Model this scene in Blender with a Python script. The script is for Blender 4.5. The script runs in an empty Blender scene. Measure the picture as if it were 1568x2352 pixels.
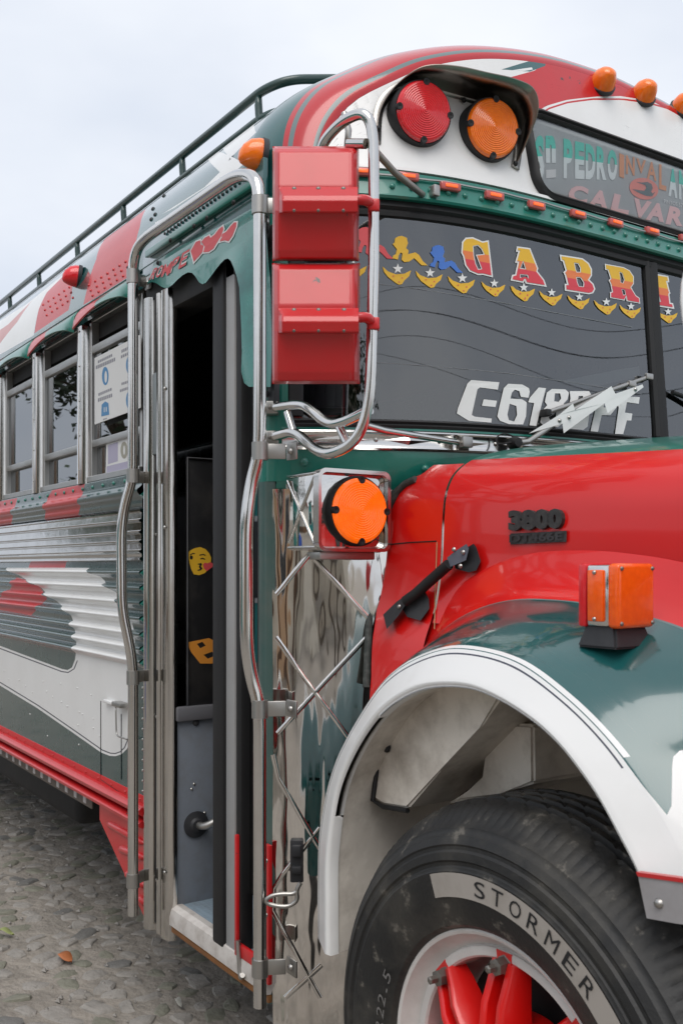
import bpy, bmesh, math, random
from mathutils import Vector, Matrix
from mathutils.bvhtree import BVHTree
from mathutils.geometry import tessellate_polygon
R = math.radians
random.seed(7)
SC = bpy.context.scene
COL = SC.collection

# ---------------------------------------------------------------- camera, sky, sun, exposure
YAW, FPX, HOR = R(34), 2260.0, 1300.0            # measured on the photograph at 1568 x 2352
EYE = Vector((2.235, -1.27, 1.50))
cam = bpy.data.cameras.new('camera'); camo = bpy.data.objects.new('camera', cam); COL.objects.link(camo)
cam.sensor_fit = 'VERTICAL'; cam.sensor_height = 36.0; cam.sensor_width = 24.0
cam.lens = 36.0 * FPX / 2352.0
cam.shift_y = (HOR - 1176.0) / 2352.0
cam.clip_start = 0.05; cam.clip_end = 3000
camo.location = EYE
FWD = Vector((-math.cos(YAW), math.sin(YAW), 0)); RGT = Vector((math.sin(YAW), math.cos(YAW), 0)); UP = Vector((0, 0, 1))
camo.rotation_euler = FWD.to_track_quat('-Z', 'Y').to_euler()
cam.dof.use_dof = True; cam.dof.focus_distance = 2.75; cam.dof.aperture_fstop = 8.0
SC.camera = camo

world = bpy.data.worlds.new('World'); SC.world = world; world.use_nodes = True
wn = world.node_tree; wn.nodes.clear()
def WN(t, **kw):
    n = wn.nodes.new(t)
    for k, v in kw.items(): setattr(n, k, v)
    return n
SUN_EL, SUN_AZ = R(56), R(-38)                    # azimuth measured from +X towards +Y
sky = WN('ShaderNodeTexSky', sky_type='NISHITA'); sky.sun_disc = False
sky.sun_elevation = SUN_EL; sky.sun_rotation = math.pi / 2 - SUN_AZ; sky.dust_density = 6.0; sky.air_density = 1.0
skm = WN('ShaderNodeMix', data_type='RGBA', blend_type='MULTIPLY'); skm.inputs[0].default_value = 1.0
skm.inputs[7].default_value = (0.10, 0.10, 0.10, 1)
wn.links.new(sky.outputs[0], skm.inputs[6])
tc = WN('ShaderNodeTexCoord')
mp = WN('ShaderNodeMapping'); mp.inputs['Scale'].default_value = (1.0, 1.0, 2.2); mp.inputs['Location'].default_value = (0.35, 0.2, 0.1)
nz = WN('ShaderNodeTexNoise'); nz.inputs['Scale'].default_value = 1.7; nz.inputs['Detail'].default_value = 5.0; nz.inputs['Roughness'].default_value = 0.5
rp = WN('ShaderNodeValToRGB')
rp.color_ramp.elements[0].position = 0.33; rp.color_ramp.elements[0].color = (0.60, 0.655, 0.75, 1)
rp.color_ramp.elements[1].position = 0.66; rp.color_ramp.elements[1].color = (0.84, 0.865, 0.91, 1)
wn.links.new(tc.outputs['Generated'], mp.inputs[0]); wn.links.new(mp.outputs[0], nz.inputs[0]); wn.links.new(nz.outputs[0], rp.inputs[0])
mx = WN('ShaderNodeMix', data_type='RGBA'); mx.inputs[0].default_value = 0.88
wn.links.new(skm.outputs[2], mx.inputs[6]); wn.links.new(rp.outputs[0], mx.inputs[7])
bg = WN('ShaderNodeBackground'); bg.inputs[1].default_value = 1.0
wo = WN('ShaderNodeOutputWorld'); wn.links.new(mx.outputs[2], bg.inputs[0]); wn.links.new(bg.outputs[0], wo.inputs[0])

sun = bpy.data.lights.new('sun', 'SUN'); suno = bpy.data.objects.new('sun', sun); COL.objects.link(suno)
sun.energy = 1.5; sun.angle = R(45); sun.color = (1.0, 0.97, 0.93)
sd = Vector((math.cos(SUN_EL) * math.cos(SUN_AZ), math.cos(SUN_EL) * math.sin(SUN_AZ), math.sin(SUN_EL)))
suno.rotation_euler = (-sd).to_track_quat('-Z', 'Y').to_euler(); suno.location = sd * 40
SC.view_settings.view_transform = 'Standard'; SC.view_settings.look = 'None'
SC.view_settings.exposure = 0.33; SC.view_settings.gamma = 1.0; SC.view_settings.use_curve_mapping = False
SC.render.engine = 'CYCLES'
SC.cycles.max_bounces = 8; SC.cycles.transparent_max_bounces = 12; SC.cycles.use_denoising = True

# ---------------------------------------------------------------- pixel -> ray helpers
def ray(px, py):
    u = (px - 784.0) / FPX; v = (HOR - py) / FPX
    return FWD + RGT * u + UP * v
def PD(px, py, t): return EYE + ray(px, py) * t                    # at a depth t along the optical axis
def PY(px, py, y=0.0):
    d = ray(px, py); return EYE + d * ((y - EYE.y) / d.y)
def PX(px, py, x=0.0):
    d = ray(px, py); return EYE + d * ((x - EYE.x) / d.x)
def PZ(px, py, z=0.0):
    d = ray(px, py); return EYE + d * ((z - EYE.z) / d.z)
def hit(bvh, px, py, off=0.0):
    d = ray(px, py).normalized()
    loc, n, i, t = bvh.ray_cast(EYE, d)
    if loc is None: return None
    if n.dot(d) > 0: n = -n
    return loc + n * off
def lerp(a, b, t): return a + (b - a) * t
def clamp(x, a=0.0, b=1.0): return max(a, min(b, x))
def crom(P, t):
    """Catmull-Rom through list of tuples, t in 0..1"""
    n = len(P) - 1; f = clamp(t) * n; i = min(int(f), n - 1); f -= i
    p0 = P[max(i - 1, 0)]; p1 = P[i]; p2 = P[i + 1]; p3 = P[min(i + 2, n)]
    return tuple(0.5 * ((2 * b) + (-a + c) * f + (2 * a - 5 * b + 4 * c - d) * f * f + (-a + 3 * b - 3 * c + d) * f ** 3) for a, b, c, d in zip(p0, p1, p2, p3))
def resample(P, n):
    L = [0]
    for a, b in zip(P, P[1:]): L.append(L[-1] + math.dist(a, b))
    out = []
    for k in range(n):
        s = L[-1] * k / (n - 1); i = 0
        while i < len(L) - 2 and L[i + 1] < s: i += 1
        f = (s - L[i]) / max(L[i + 1] - L[i], 1e-9)
        out.append(tuple(lerp(a, b, f) for a, b in zip(P[i], P[i + 1])))
    return out
def smooth_poly(P, n): return [crom(P, k / (n - 1)) for k in range(n)]

# ---------------------------------------------------------------- materials
MATS = {}
def newmat(name):
    m = bpy.data.materials.new(name); m.use_nodes = True
    nt = m.node_tree; b = nt.nodes['Principled BSDF']; MATS[name] = m
    return m, nt, b
def grime(nt, b, col, amt=0.18, scale=6.0, dirt=(0.16, 0.14, 0.12), rough=0.3, rvar=0.15, bump=0.0, bscale=60.0, fine=0.0):
    N = nt.nodes; L = nt.links
    tcn = N.new('ShaderNodeTexCoord')
    n1 = N.new('ShaderNodeTexNoise'); n1.inputs['Scale'].default_value = scale; n1.inputs['Detail'].default_value = 8; n1.inputs['Roughness'].default_value = 0.65
    L.new(tcn.outputs['Object'], n1.inputs[0])
    r1 = N.new('ShaderNodeValToRGB'); r1.color_ramp.elements[0].position = 0.45; r1.color_ramp.elements[1].position = 0.8
    L.new(n1.outputs[0], r1.inputs[0])
    mr = N.new('ShaderNodeMath'); mr.operation = 'MULTIPLY'; mr.inputs[1].default_value = amt
    L.new(r1.outputs[0], mr.inputs[0])
    mc = N.new('ShaderNodeMix'); mc.data_type = 'RGBA'
    mc.inputs[6].default_value = (*col, 1); mc.inputs[7].default_value = (*dirt, 1)
    L.new(mr.outputs[0], mc.inputs[0]); L.new(mc.outputs[2], b.inputs['Base Color'])
    rr = N.new('ShaderNodeMath'); rr.operation = 'MULTIPLY_ADD'; rr.inputs[1].default_value = rvar; rr.inputs[2].default_value = rough
    L.new(n1.outputs[0], rr.inputs[0]); L.new(rr.outputs[0], b.inputs['Roughness'])
    if bump > 0:
        n2 = N.new('ShaderNodeTexNoise'); n2.inputs['Scale'].default_value = bscale; n2.inputs['Detail'].default_value = 3
        L.new(tcn.outputs['Object'], n2.inputs[0])
        bp = N.new('ShaderNodeBump'); bp.inputs['Strength'].default_value = 1.0; bp.inputs['Distance'].default_value = bump
        L.new(n2.outputs[0], bp.inputs['Height']); L.new(bp.outputs[0], b.inputs['Normal'])
    return mc
def chips(m, scale, lo, hi, col):
    """small chips where the paint has gone, with a shape of their own"""
    nt = m.node_tree; b = nt.nodes['Principled BSDF']; src = b.inputs['Base Color'].links[0].from_socket
    t = nt.nodes.new('ShaderNodeTexCoord'); n = nt.nodes.new('ShaderNodeTexNoise'); n.inputs['Scale'].default_value = scale; n.inputs['Detail'].default_value = 6; n.inputs['Roughness'].default_value = .7
    q = nt.nodes.new('ShaderNodeValToRGB'); q.color_ramp.elements[0].position = lo; q.color_ramp.elements[1].position = hi
    x = nt.nodes.new('ShaderNodeMix'); x.data_type = 'RGBA'; x.inputs[7].default_value = (*col, 1)
    nt.links.new(t.outputs['Object'], n.inputs[0]); nt.links.new(n.outputs[0], q.inputs[0]); nt.links.new(q.outputs[0], x.inputs[0]); nt.links.new(src, x.inputs[6]); nt.links.new(x.outputs[2], b.inputs['Base Color'])
def paint(name, col, rough=0.22, coat=0.6, amt=0.12, **kw):
    m, nt, b = newmat(name)
    grime(nt, b, col, amt=amt, rough=rough, **kw)
    b.inputs['Coat Weight'].default_value = coat; b.inputs['Coat Roughness'].default_value = 0.06
    return m
def metal(name, col=(0.62, 0.61, 0.59), rough=0.12, bump=0.0, bscale=8.0, rvar=0.10):
    m, nt, b = newmat(name)
    grime(nt, b, col, amt=0.25, scale=9, dirt=(0.30, 0.27, 0.23), rough=rough, rvar=rvar, bump=bump, bscale=bscale)
    b.inputs['Metallic'].default_value = 1.0
    return m
def plain(name, col, rough=0.6, **kw):
    m, nt, b = newmat(name)
    kw.setdefault('amt', 0.2); grime(nt, b, col, rough=rough, **kw)
    return m
def ramp_uv(name, stops, rough=0.5, coat=0.0, spec=0.4):
    m, nt, b = newmat(name); N = nt.nodes; L = nt.links
    uv = N.new('ShaderNodeUVMap'); sp = N.new('ShaderNodeSeparateXYZ'); rm = N.new('ShaderNodeValToRGB')
    rm.color_ramp.interpolation = 'CONSTANT'
    e = rm.color_ramp.elements
    e[0].position = 0; e[0].color = (*stops[0][1], 1)
    e[1].position = stops[1][0]; e[1].color = (*stops[1][1], 1)
    for p, c in stops[2:]:
        k = e.new(p); k.color = (*c, 1)
    L.new(uv.outputs[0], sp.inputs[0]); L.new(sp.outputs[1], rm.inputs[0]); L.new(rm.outputs[0], b.inputs['Base Color'])
    b.inputs['Roughness'].default_value = rough; b.inputs['Coat Weight'].default_value = coat; b.inputs['Specular IOR Level'].default_value = spec
    b.inputs['Coat Roughness'].default_value = 0.08
    return m
RED = (0.64, 0.005, 0.004); GRN = (0.004, 0.155, 0.115); DGR = (0.012, 0.052, 0.050); WHT = (0.74, 0.74, 0.73)
M_red = paint('red_paint', RED, 0.25, 0.45, amt=0.10, scale=4.0, dirt=(0.34, 0.05, 0.04), bump=0.0006, bscale=7.0)
M_redold = paint('worn_red_paint', (0.52, 0.010, 0.013), 0.3, 0.4, amt=0.22, scale=7.0, dirt=(0.30, 0.07, 0.06), bump=0.0005, bscale=14.0)
chips(M_red, 34.0, .735, .75, (.22, .10, .08))
chips(M_redold, 22.0, .67, .69, (.05, .035, .03))
M_grn = paint('green_paint', GRN, 0.25, 0.6, amt=0.14)
M_dgr = paint('dark_green_paint', DGR, 0.2, 0.8, amt=0.10)
M_fgr = paint('fender_green_paint', (0.010, 0.085, 0.085), 0.10, 1.0, amt=0.08, bump=0.0006, bscale=6.0)
M_wht = paint('white_paint', WHT, 0.28, 0.4, amt=0.16, dirt=(0.36, 0.33, 0.29), scale=3.5)
M_gry = paint('grey_pinstripe_paint', (0.13, 0.19, 0.19), 0.25, 0.5)
M_navy = paint('navy_stripe_paint', (0.03, 0.035, 0.06), 0.3, 0.4)
M_chr = metal('chrome_tube', (0.66, 0.65, 0.63), 0.10)
M_sheet = metal('stainless_sheet', (0.72, 0.70, 0.67), 0.035, bump=0.012, bscale=7.0, rvar=0.04)
_nt = M_sheet.node_tree; _mp = _nt.nodes.new('ShaderNodeMapping'); _mp.inputs['Scale'].default_value = (1.0, 1.0, 0.22)
_tn = [n for n in _nt.nodes if n.type == 'TEX_NOISE' and abs(n.inputs['Scale'].default_value - 7.0) < 1e-4][0]
_tcn = [n for n in _nt.nodes if n.type == 'TEX_COORD'][0]; _nt.links.new(_tcn.outputs['Object'], _mp.inputs[0]); _nt.links.new(_mp.outputs[0], _tn.inputs[0])
M_jamb = metal('stainless_jamb', (0.60, 0.58, 0.55), 0.09, bump=0.0015, bscale=4.0, rvar=0.06)
M_side = metal('stainless_side_strip', (0.60, 0.59, 0.57), 0.06, bump=0.0012, bscale=7.0, rvar=0.05)
M_alu = metal('window_aluminium', (0.50, 0.50, 0.49), 0.33, rvar=0.2)
M_steel = metal('galvanised_steel', (0.42, 0.41, 0.39), 0.35)
M_visor = metal('stained_steel_visor', (0.30, 0.26, 0.23), 0.25)
M_blk = plain('black_rubber', (0.006, 0.006, 0.007), 0.55, dirt=(0.035, 0.032, 0.03))
M_plas = plain('weathered_black_plastic', (0.018, 0.019, 0.022), 0.5, dirt=(0.08, 0.08, 0.085), amt=0.6)
M_int = plain('dark_interior', (0.010, 0.010, 0.011), 0.6)
M_intp = plain('interior_black_panel', (0.008, 0.008, 0.009), 0.35)
M_grp = plain('grey_blue_step_paint', (0.15, 0.17, 0.20), 0.5, amt=0.5, scale=14, dirt=(0.10, 0.09, 0.08), bump=0.001, bscale=90)
M_beige = plain('wheel_well_liner', (0.72, 0.67, 0.60), 0.5, amt=0.95, scale=5, dirt=(0.17, 0.13, 0.095), bump=0.002, bscale=30)
M_tyre = plain('tyre_rubber', (0.010, 0.010, 0.010), 0.5, amt=0.7, scale=7, dirt=(0.085, 0.077, 0.063), bump=0.0008, bscale=120)
chips(M_tyre, 14.0, .60, .66, (.11, .10, .085))
M_rim = paint('white_rim_paint', (0.62, 0.60, 0.58), 0.35, 0.2, amt=0.5, scale=6, dirt=(0.25, 0.22, 0.19))
M_nut = metal('dirty_nut_steel', (0.26, 0.24, 0.22), 0.5)
M_decal = plain('faded_tyre_decal', (0.33, 0.30, 0.27), 0.6, amt=0.5, scale=12, dirt=(0.18, 0.16, 0.13))
M_wsticker = plain('white_vinyl', (0.72, 0.72, 0.71), 0.4, amt=0.08)
M_ysticker = plain('yellow_vinyl', (0.72, 0.42, 0.025), 0.4, amt=0.05)
M_bsticker = plain('blue_vinyl', (0.05, 0.16, 0.52), 0.4, amt=0.05)
M_rsticker = plain('red_vinyl', (0.62, 0.07, 0.08), 0.4, amt=0.05)
M_osticker = plain('orange_vinyl', (0.62, 0.24, 0.03), 0.4, amt=0.05)
M_paper = plain('paper', (0.62, 0.62, 0.61), 0.7, amt=0.05)
M_ink = plain('grey_ink', (0.22, 0.22, 0.25), 0.7, amt=0.05)
M_inkb = plain('blue_ink', (0.08, 0.22, 0.40), 0.7, amt=0.05)
M_letter = ramp_uv('banded_letter_vinyl', [(0, (0.62, 0.05, 0.07)), (0.36, (0.72, 0.19, 0.06)), (0.60, (0.72, 0.42, 0.03))], 0.4)
M_sgntxt = ramp_uv('teal_and_white_vinyl', [(0, (0.80, 0.84, 0.83)), (0.52, (0.10, 0.62, 0.50))], 0.4)
M_capband = ramp_uv('roof_cap_banded_paint', [(0, (0.010, 0.085, 0.080)), (0.36, (0.46, 0.012, 0.016)), (0.43, (0.12, 0.17, 0.17)), (0.50, (0.46, 0.012, 0.016)), (0.80, (0.12, 0.17, 0.17)), (0.87, (0.46, 0.012, 0.016))], 0.25, 0.6)

def lens(name, col, emit=0.0, cell=90.0, bump=0.0003):
    m, nt, b = newmat(name); N = nt.nodes; L = nt.links
    tcn = N.new('ShaderNodeTexCoord'); vo = N.new('ShaderNodeTexVoronoi'); vo.inputs['Scale'].default_value = cell
    L.new(tcn.outputs['Object'], vo.inputs['Vector'])
    bp = N.new('ShaderNodeBump'); bp.inputs['Distance'].default_value = bump; bp.inputs['Strength'].default_value = 0.6
    L.new(vo.outputs['Distance'], bp.inputs['Height']); L.new(bp.outputs[0], b.inputs['Normal'])
    mc = N.new('ShaderNodeMix'); mc.data_type = 'RGBA'
    mc.inputs[6].default_value = (*col, 1); mc.inputs[7].default_value = (col[0] * 0.9, col[1] * 0.8, col[2] * 0.8, 1)
    L.new(vo.outputs['Distance'], mc.inputs[0]); L.new(mc.outputs[2], b.inputs['Base Color'])
    b.inputs['Roughness'].default_value = 0.22; b.inputs['Coat Weight'].default_value = 0.35; b.inputs['Coat Roughness'].default_value = 0.05
    b.inputs['Subsurface Weight'].default_value = 0.25; b.inputs['Subsurface Radius'].default_value = (0.02, 0.008, 0.002)
    if emit:
        b.inputs['Emission Color'].default_value = (*col, 1); b.inputs['Emission Strength'].default_value = emit
    return m
M_amber = lens('amber_lens', (0.95, 0.20, 0.005))
M_amberlit = lens('lit_amber_lens', (1.0, 0.15, 0.002), emit=0.42, cell=70, bump=0.0008)
M_orange = lens('orange_lens', (1.0, 0.13, 0.005))
M_redl = lens('red_lens', (0.70, 0.014, 0.022))
M_ledlit = lens('lit_marker_lens', (1.0, 0.16, 0.03), emit=0.4, cell=60)
M_pink = lens('marker_lamp_housing', (0.50, 0.10, 0.09))

def glass(name, tint=(0.30, 0.32, 0.34), ior=1.9, rough=0.01, bump=0.0):
    m = bpy.data.materials.new(name); m.use_nodes = True; nt = m.node_tree; nt.nodes.clear(); N = nt.nodes; L = nt.links
    tr = N.new('ShaderNodeBsdfTransparent'); tr.inputs[0].default_value = (*tint, 1)
    gl = N.new('ShaderNodeBsdfGlossy'); gl.inputs['Roughness'].default_value = rough; gl.inputs[0].default_value = (0.92, 0.94, 0.96, 1)
    fr = N.new('ShaderNodeFresnel'); fr.inputs[0].default_value = ior
    if bump:
        tcn = N.new('ShaderNodeTexCoord'); nn = N.new('ShaderNodeTexNoise'); nn.inputs['Scale'].default_value = 3.0
        L.new(tcn.outputs['Object'], nn.inputs[0]); bp = N.new('ShaderNodeBump'); bp.inputs['Distance'].default_value = bump
        L.new(nn.outputs[0], bp.inputs['Height']); L.new(bp.outputs[0], gl.inputs['Normal'])
    mxs = N.new('ShaderNodeMixShader'); o = N.new('ShaderNodeOutputMaterial')
    L.new(fr.outputs[0], mxs.inputs[0]); L.new(tr.outputs[0], mxs.inputs[1]); L.new(gl.outputs[0], mxs.inputs[2]); L.new(mxs.outputs[0], o.inputs[0])
    MATS[name] = m
    return m
M_wglass = glass('windshield_glass', (0.50, 0.52, 0.54), 2.25)
M_sglass = glass('tinted_window_glass', (0.10, 0.11, 0.11), 3.6, 0.01, 0.0006)
M_dglass = glass('sign_glass', (0.95, 0.96, 0.96), 1.5)

# ---------------------------------------------------------------- mesh helpers
BUS = bpy.data.objects.new('bus', None); COL.objects.link(BUS)
BUS.location = (-3.5, 1.2, 0.0); BUS.empty_display_size = 1.0
BUS['label'] = 'red, white and green painted bus with chrome grab rails, parked on the cobbles'
BUS['category'] = 'bus'
def setparent(o, parent):
    if parent is not None:
        o.parent = parent
        if parent.type == 'EMPTY':
            o.matrix_parent_inverse = Matrix.Translation(parent.location).inverted()
def mk(name, V, Fs, mats, parent=BUS, smooth=False, idx=None, normals=None, uvs=None, sharp=None):
    me = bpy.data.meshes.new(name); me.from_pydata([tuple(v) for v in V], [], Fs)
    if not isinstance(mats, (list, tuple)): mats = [mats]
    for m in mats: me.materials.append(m)
    if idx: me.polygons.foreach_set('material_index', idx)
    if uvs:
        ul = me.uv_layers.new(name='UVMap')
        for lp in me.loops: ul.data[lp.index].uv = uvs[lp.vertex_index]
    if smooth or normals: me.polygons.foreach_set('use_smooth', [True] * len(me.polygons))
    me.update()
    if normals: me.normals_split_custom_set_from_vertices([tuple(n) for n in normals])
    elif sharp: me.set_sharp_from_angle(angle=R(sharp))
    o = bpy.data.objects.new(name, me); COL.objects.link(o); setparent(o, parent)
    return o
def from_bm(name, bm, mats, parent=BUS, smooth=True, sharp=35):
    me = bpy.data.meshes.new(name); bmesh.ops.recalc_face_normals(bm, faces=bm.faces); bm.to_mesh(me); bm.free()
    if not isinstance(mats, (list, tuple)): mats = [mats]
    for m in mats: me.materials.append(m)
    if smooth:
        me.polygons.foreach_set('use_smooth', [True] * len(me.polygons)); me.set_sharp_from_angle(angle=R(sharp))
    o = bpy.data.objects.new(name, me); COL.objects.link(o); setparent(o, parent)
    return o
def bm_box(bm, c, s, rot=None, bev=0.0, seg=2, mi=0):
    t = bmesh.new(); bmesh.ops.create_cube(t, size=1.0)
    bmesh.ops.scale(t, vec=Vector(s), verts=t.verts)
    if bev > 0: bmesh.ops.bevel(t, geom=t.edges[:], offset=bev, segments=seg, affect='EDGES', profile=0.5)
    M = Matrix.Translation(Vector(c)) @ (rot.to_4x4() if rot is not None else Matrix.Identity(4))
    bmesh.ops.transform(t, matrix=M, verts=t.verts)
    me = bpy.data.meshes.new('t'); t.to_mesh(me); t.free()
    for p in me.polygons: p.material_index = mi
    bm.from_mesh(me); bpy.data.meshes.remove(me)
def box(name, c, s, mat, parent=BUS, rot=None, bev=0.004, seg=2):
    bm = bmesh.new(); bm_box(bm, c, s, rot, bev, seg); return from_bm(name, bm, mat, parent)
def basis(x, y=None, z=None):
    """columns x, y, z"""
    x = x.normalized()
    if y is None: y = Vector((0, 0, 1)).cross(x) if abs(x.z) < 0.95 else Vector((0, 1, 0))
    y = (y - x * y.dot(x)).normalized(); z = x.cross(y)
    return Matrix((x, y, z)).transposed()
def fillet(P, rad, seg=6):
    P = [Vector(p) for p in P]; out = [P[0]]
    for i in range(1, len(P) - 1):
        a, b, c = P[i - 1], P[i], P[i + 1]; r = rad[i] if isinstance(rad, (list, tuple)) else rad
        l1 = min(r, (a - b).length * 0.48); l2 = min(r, (c - b).length * 0.48)
        p = b + (a - b).normalized() * l1; q = b + (c - b).normalized() * l2
        for k in range(seg + 1):
            t = k / seg; out.append(p * (1 - t) ** 2 + b * 2 * t * (1 - t) + q * t * t)
    out.append(P[-1]); return out
def tube_geo(P, r, n=12, caps=True):
    P = [Vector(p) for p in P]; V = []; Fs = []
    T = []
    for i in range(len(P)):
        a = P[max(i - 1, 0)]; b = P[min(i + 1, len(P) - 1)]; T.append((b - a).normalized())
    ref = Vector((0, 0, 1)) if abs(T[0].z) < 0.9 else Vector((0, 1, 0))
    nrm = (ref - T[0] * ref.dot(T[0])).normalized()
    for i, p in enumerate(P):
        nrm = (nrm - T[i] * nrm.dot(T[i])).normalized(); bi = T[i].cross(nrm)
        rr = r[i] if isinstance(r, (list, tuple)) else r
        for k in range(n):
            a = 2 * math.pi * k / n; V.append(p + (nrm * math.cos(a) + bi * math.sin(a)) * rr)
    for i in range(len(P) - 1):
        for k in range(n):
            Fs.append((i * n + k, i * n + (k + 1) % n, (i + 1) * n + (k + 1) % n, (i + 1) * n + k))
    if caps:
        Fs.append(tuple(range(n - 1, -1, -1))); Fs.append(tuple(range((len(P) - 1) * n, len(P) * n)))
    return V, Fs
def tube(name, P, r, mat, parent=BUS, n=12, rad=None):
    if rad: P = fillet(P, rad)
    V, Fs = tube_geo(P, r, n); return mk(name, V, Fs, mat, parent, smooth=True, sharp=50)
def lathe_geo(prof, c, ax, n=48, ref=None):
    """prof: list (radius, height along ax)"""
    ax = Vector(ax).normalized(); ref = ref or (Vector((0, 0, 1)) if abs(ax.z) < 0.9 else Vector((1, 0, 0)))
    e1 = (ref - ax * ref.dot(ax)).normalized(); e2 = ax.cross(e1); c = Vector(c); V = []; Fs = []
    for r, h in prof:
        for k in range(n):
            a = 2 * math.pi * k / n; V.append(c + ax * h + (e1 * math.cos(a) + e2 * math.sin(a)) * r)
    for i in range(len(prof) - 1):
        for k in range(n): Fs.append((i * n + k, i * n + (k + 1) % n, (i + 1) * n + (k + 1) % n, (i + 1) * n + k))
    return V, Fs
def lathe(name, prof, c, ax, mat, parent=BUS, n=48, sharp=30):
    V, Fs = lathe_geo(prof, c, ax, n)
    if prof[0][0] > 1e-4: Fs.append(tuple(range(n)))
    if prof[-1][0] > 1e-4: Fs.append(tuple(range((len(prof) - 1) * n, len(prof) * n)))
    return mk(name, V, Fs, mat, parent, smooth=True, sharp=sharp)
def grid(name, S, U, V_, mat, parent=BUS, uv=None, flip=False):
    P = [Vector(S(u, v)) for v in V_ for u in U]; nu = len(U); Fs = []
    for j in range(len(V_) - 1):
        for i in range(nu - 1):
            f = (j * nu + i, j * nu + i + 1, (j + 1) * nu + i + 1, (j + 1) * nu + i); Fs.append(f[::-1] if flip else f)
    uvs = [uv(u, v) for v in V_ for u in U] if uv else None
    return mk(name, P, Fs, mat, parent, smooth=True, uvs=uvs)
def lin(a, b, n): return [a + (b - a) * k / (n - 1) for k in range(n)]
def bvh_of(o):
    me = o.data; return BVHTree.FromPolygons([v.co for v in me.vertices], [p.vertices[:] for p in me.polygons])
def bvh_grid(S, U, V_):
    P = [Vector(S(u, v)) for v in V_ for u in U]; nu = len(U)
    return BVHTree.FromPolygons(P, [(j * nu + i, j * nu + i + 1, (j + 1) * nu + i + 1, (j + 1) * nu + i) for j in range(len(V_) - 1) for i in range(nu - 1)])
def inside(p, poly):
    x, y = p; c = False; n = len(poly)
    for i in range(n):
        (x1, y1), (x2, y2) = poly[i], poly[i - 1]
        if (y1 > y) != (y2 > y) and x < (x2 - x1) * (y - y1) / (y2 - y1) + x1: c = not c
    return c
def paint_grid(name, S, u0, u1, rows, polys, mats, usub, parent=BUS, out=Vector((0, -1, 0))):
    """surface S(u,v) cut along painted outlines: polys = [(material index, [(u,v)...])], later ones on top"""
    lo, hi = rows[0], rows[-1]
    vs = set(round(v, 4) for v in rows)
    for _, p in polys:
        for q in p:
            if lo < q[1] < hi: vs.add(round(q[1], 4))
    vs = sorted(vs); V = []; Fs = []; idx = []; NR = []
    keep = [vs[0]]
    for v in vs[1:]:
        if v - keep[-1] > 0.0004: keep.append(v)
    vs = keep
    def nrm(u, v):
        e = 1e-3; a = Vector(S(u + e, v)) - Vector(S(u - e, v)); b = Vector(S(u, v + 3e-4)) - Vector(S(u, v - 3e-4))
        n = a.cross(b); n.normalize(); return n if n.dot(out) > 0 else -n
    for a, b in zip(vs, vs[1:]):
        m = (a + b) / 2; B = [(u0, u0, u0), (u1, u1, u1)]
        for _, p in polys:
            for (x1, y1), (x2, y2) in zip(p, p[1:] + p[:1]):
                if abs(y1 - y2) < 1e-7: continue
                if min(y1, y2) <= m <= max(y1, y2):
                    f = lambda y: clamp(x1 + (x2 - x1) * (y - y1) / (y2 - y1), u0, u1)
                    B.append((f(m), f(clamp(a, min(y1, y2), max(y1, y2))), f(clamp(b, min(y1, y2), max(y1, y2)))))
        B.sort()
        for L, Rr in zip(B, B[1:]):
            if Rr[0] - L[0] < 1e-5: continue
            um = (L[0] + Rr[0]) / 2; mi = 0
            for k, p in polys:
                if inside((um, m), p): mi = k
            n = max(1, math.ceil((Rr[0] - L[0]) / usub))
            for k in range(n):
                q = [(lerp(L[1], Rr[1], k / n), a), (lerp(L[1], Rr[1], (k + 1) / n), a), (lerp(L[2], Rr[2], (k + 1) / n), b), (lerp(L[2], Rr[2], k / n), b)]
                P4 = [Vector(S(*w)) for w in q]; nn = [nrm(*w) for w in q]
                g = (P4[2] - P4[0]).cross(P4[3] - P4[1]); o = list(range(4))
                if g.dot(nn[0] + nn[2]) < 0: o = o[::-1]
                s = len(V); V += [P4[i] for i in o]; NR += [nn[i] for i in o]; Fs.append((s, s + 1, s + 2, s + 3)); idx.append(mi)
    return mk(name, V, Fs, mats, parent, idx=idx, normals=NR)
def extrude_poly(name, loops, mapf, mat, parent=BUS, thick=0.0015, uv=None, dirf=None):
    """flat piece with outline loops (first outer, rest holes); mapf(p) -> Vector on the surface; raised by thick towards dirf"""
    tri = tessellate_polygon([[Vector((p[0], p[1], 0)) for p in l] for l in loops])
    flat = [p for l in loops for p in l]
    B = [mapf(p) for p in flat]
    if any(b is None for b in B): return None
    d = dirf if dirf is not None else (EYE - B[0]).normalized()
    n = len(B); V = [b + d * thick for b in B] + B
    Fs = []
    for t in tri:
        nn = (V[t[1]] - V[t[0]]).cross(V[t[2]] - V[t[0]])
        Fs.append(tuple(t) if nn.dot(d) > 0 else tuple(t[::-1]))
    s = 0
    for l in loops:
        k = len(l)
        for i in range(k):
            a, b = s + i, s + (i + 1) % k; Fs.append((a, b, b + n, a + n))
        s += k
    uvs = None
    if uv: uvs = [uv(p) for p in flat] * 2
    return mk(name, V, Fs, mat, parent, uvs=uvs)
def inset(poly, d):
    A = sum(a[0] * b[1] - b[0] * a[1] for a, b in zip(poly, poly[1:] + poly[:1])); s = 1 if A > 0 else -1
    out = []; n = len(poly)
    for i in range(n):
        p0, p, p1 = Vector(poly[i - 1]), Vector(poly[i]), Vector(poly[(i + 1) % n])
        e0 = (p - p0).normalized(); e1 = (p1 - p).normalized()
        n0 = Vector((-e0.y, e0.x)) * s; n1 = Vector((-e1.y, e1.x)) * s
        m = n0 + n1
        if m.length < 1e-6: m = n0
        m.normalize(); k = d / max(m.dot(n0), 0.45); out.append(tuple(p + m * k))
    return out
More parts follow.
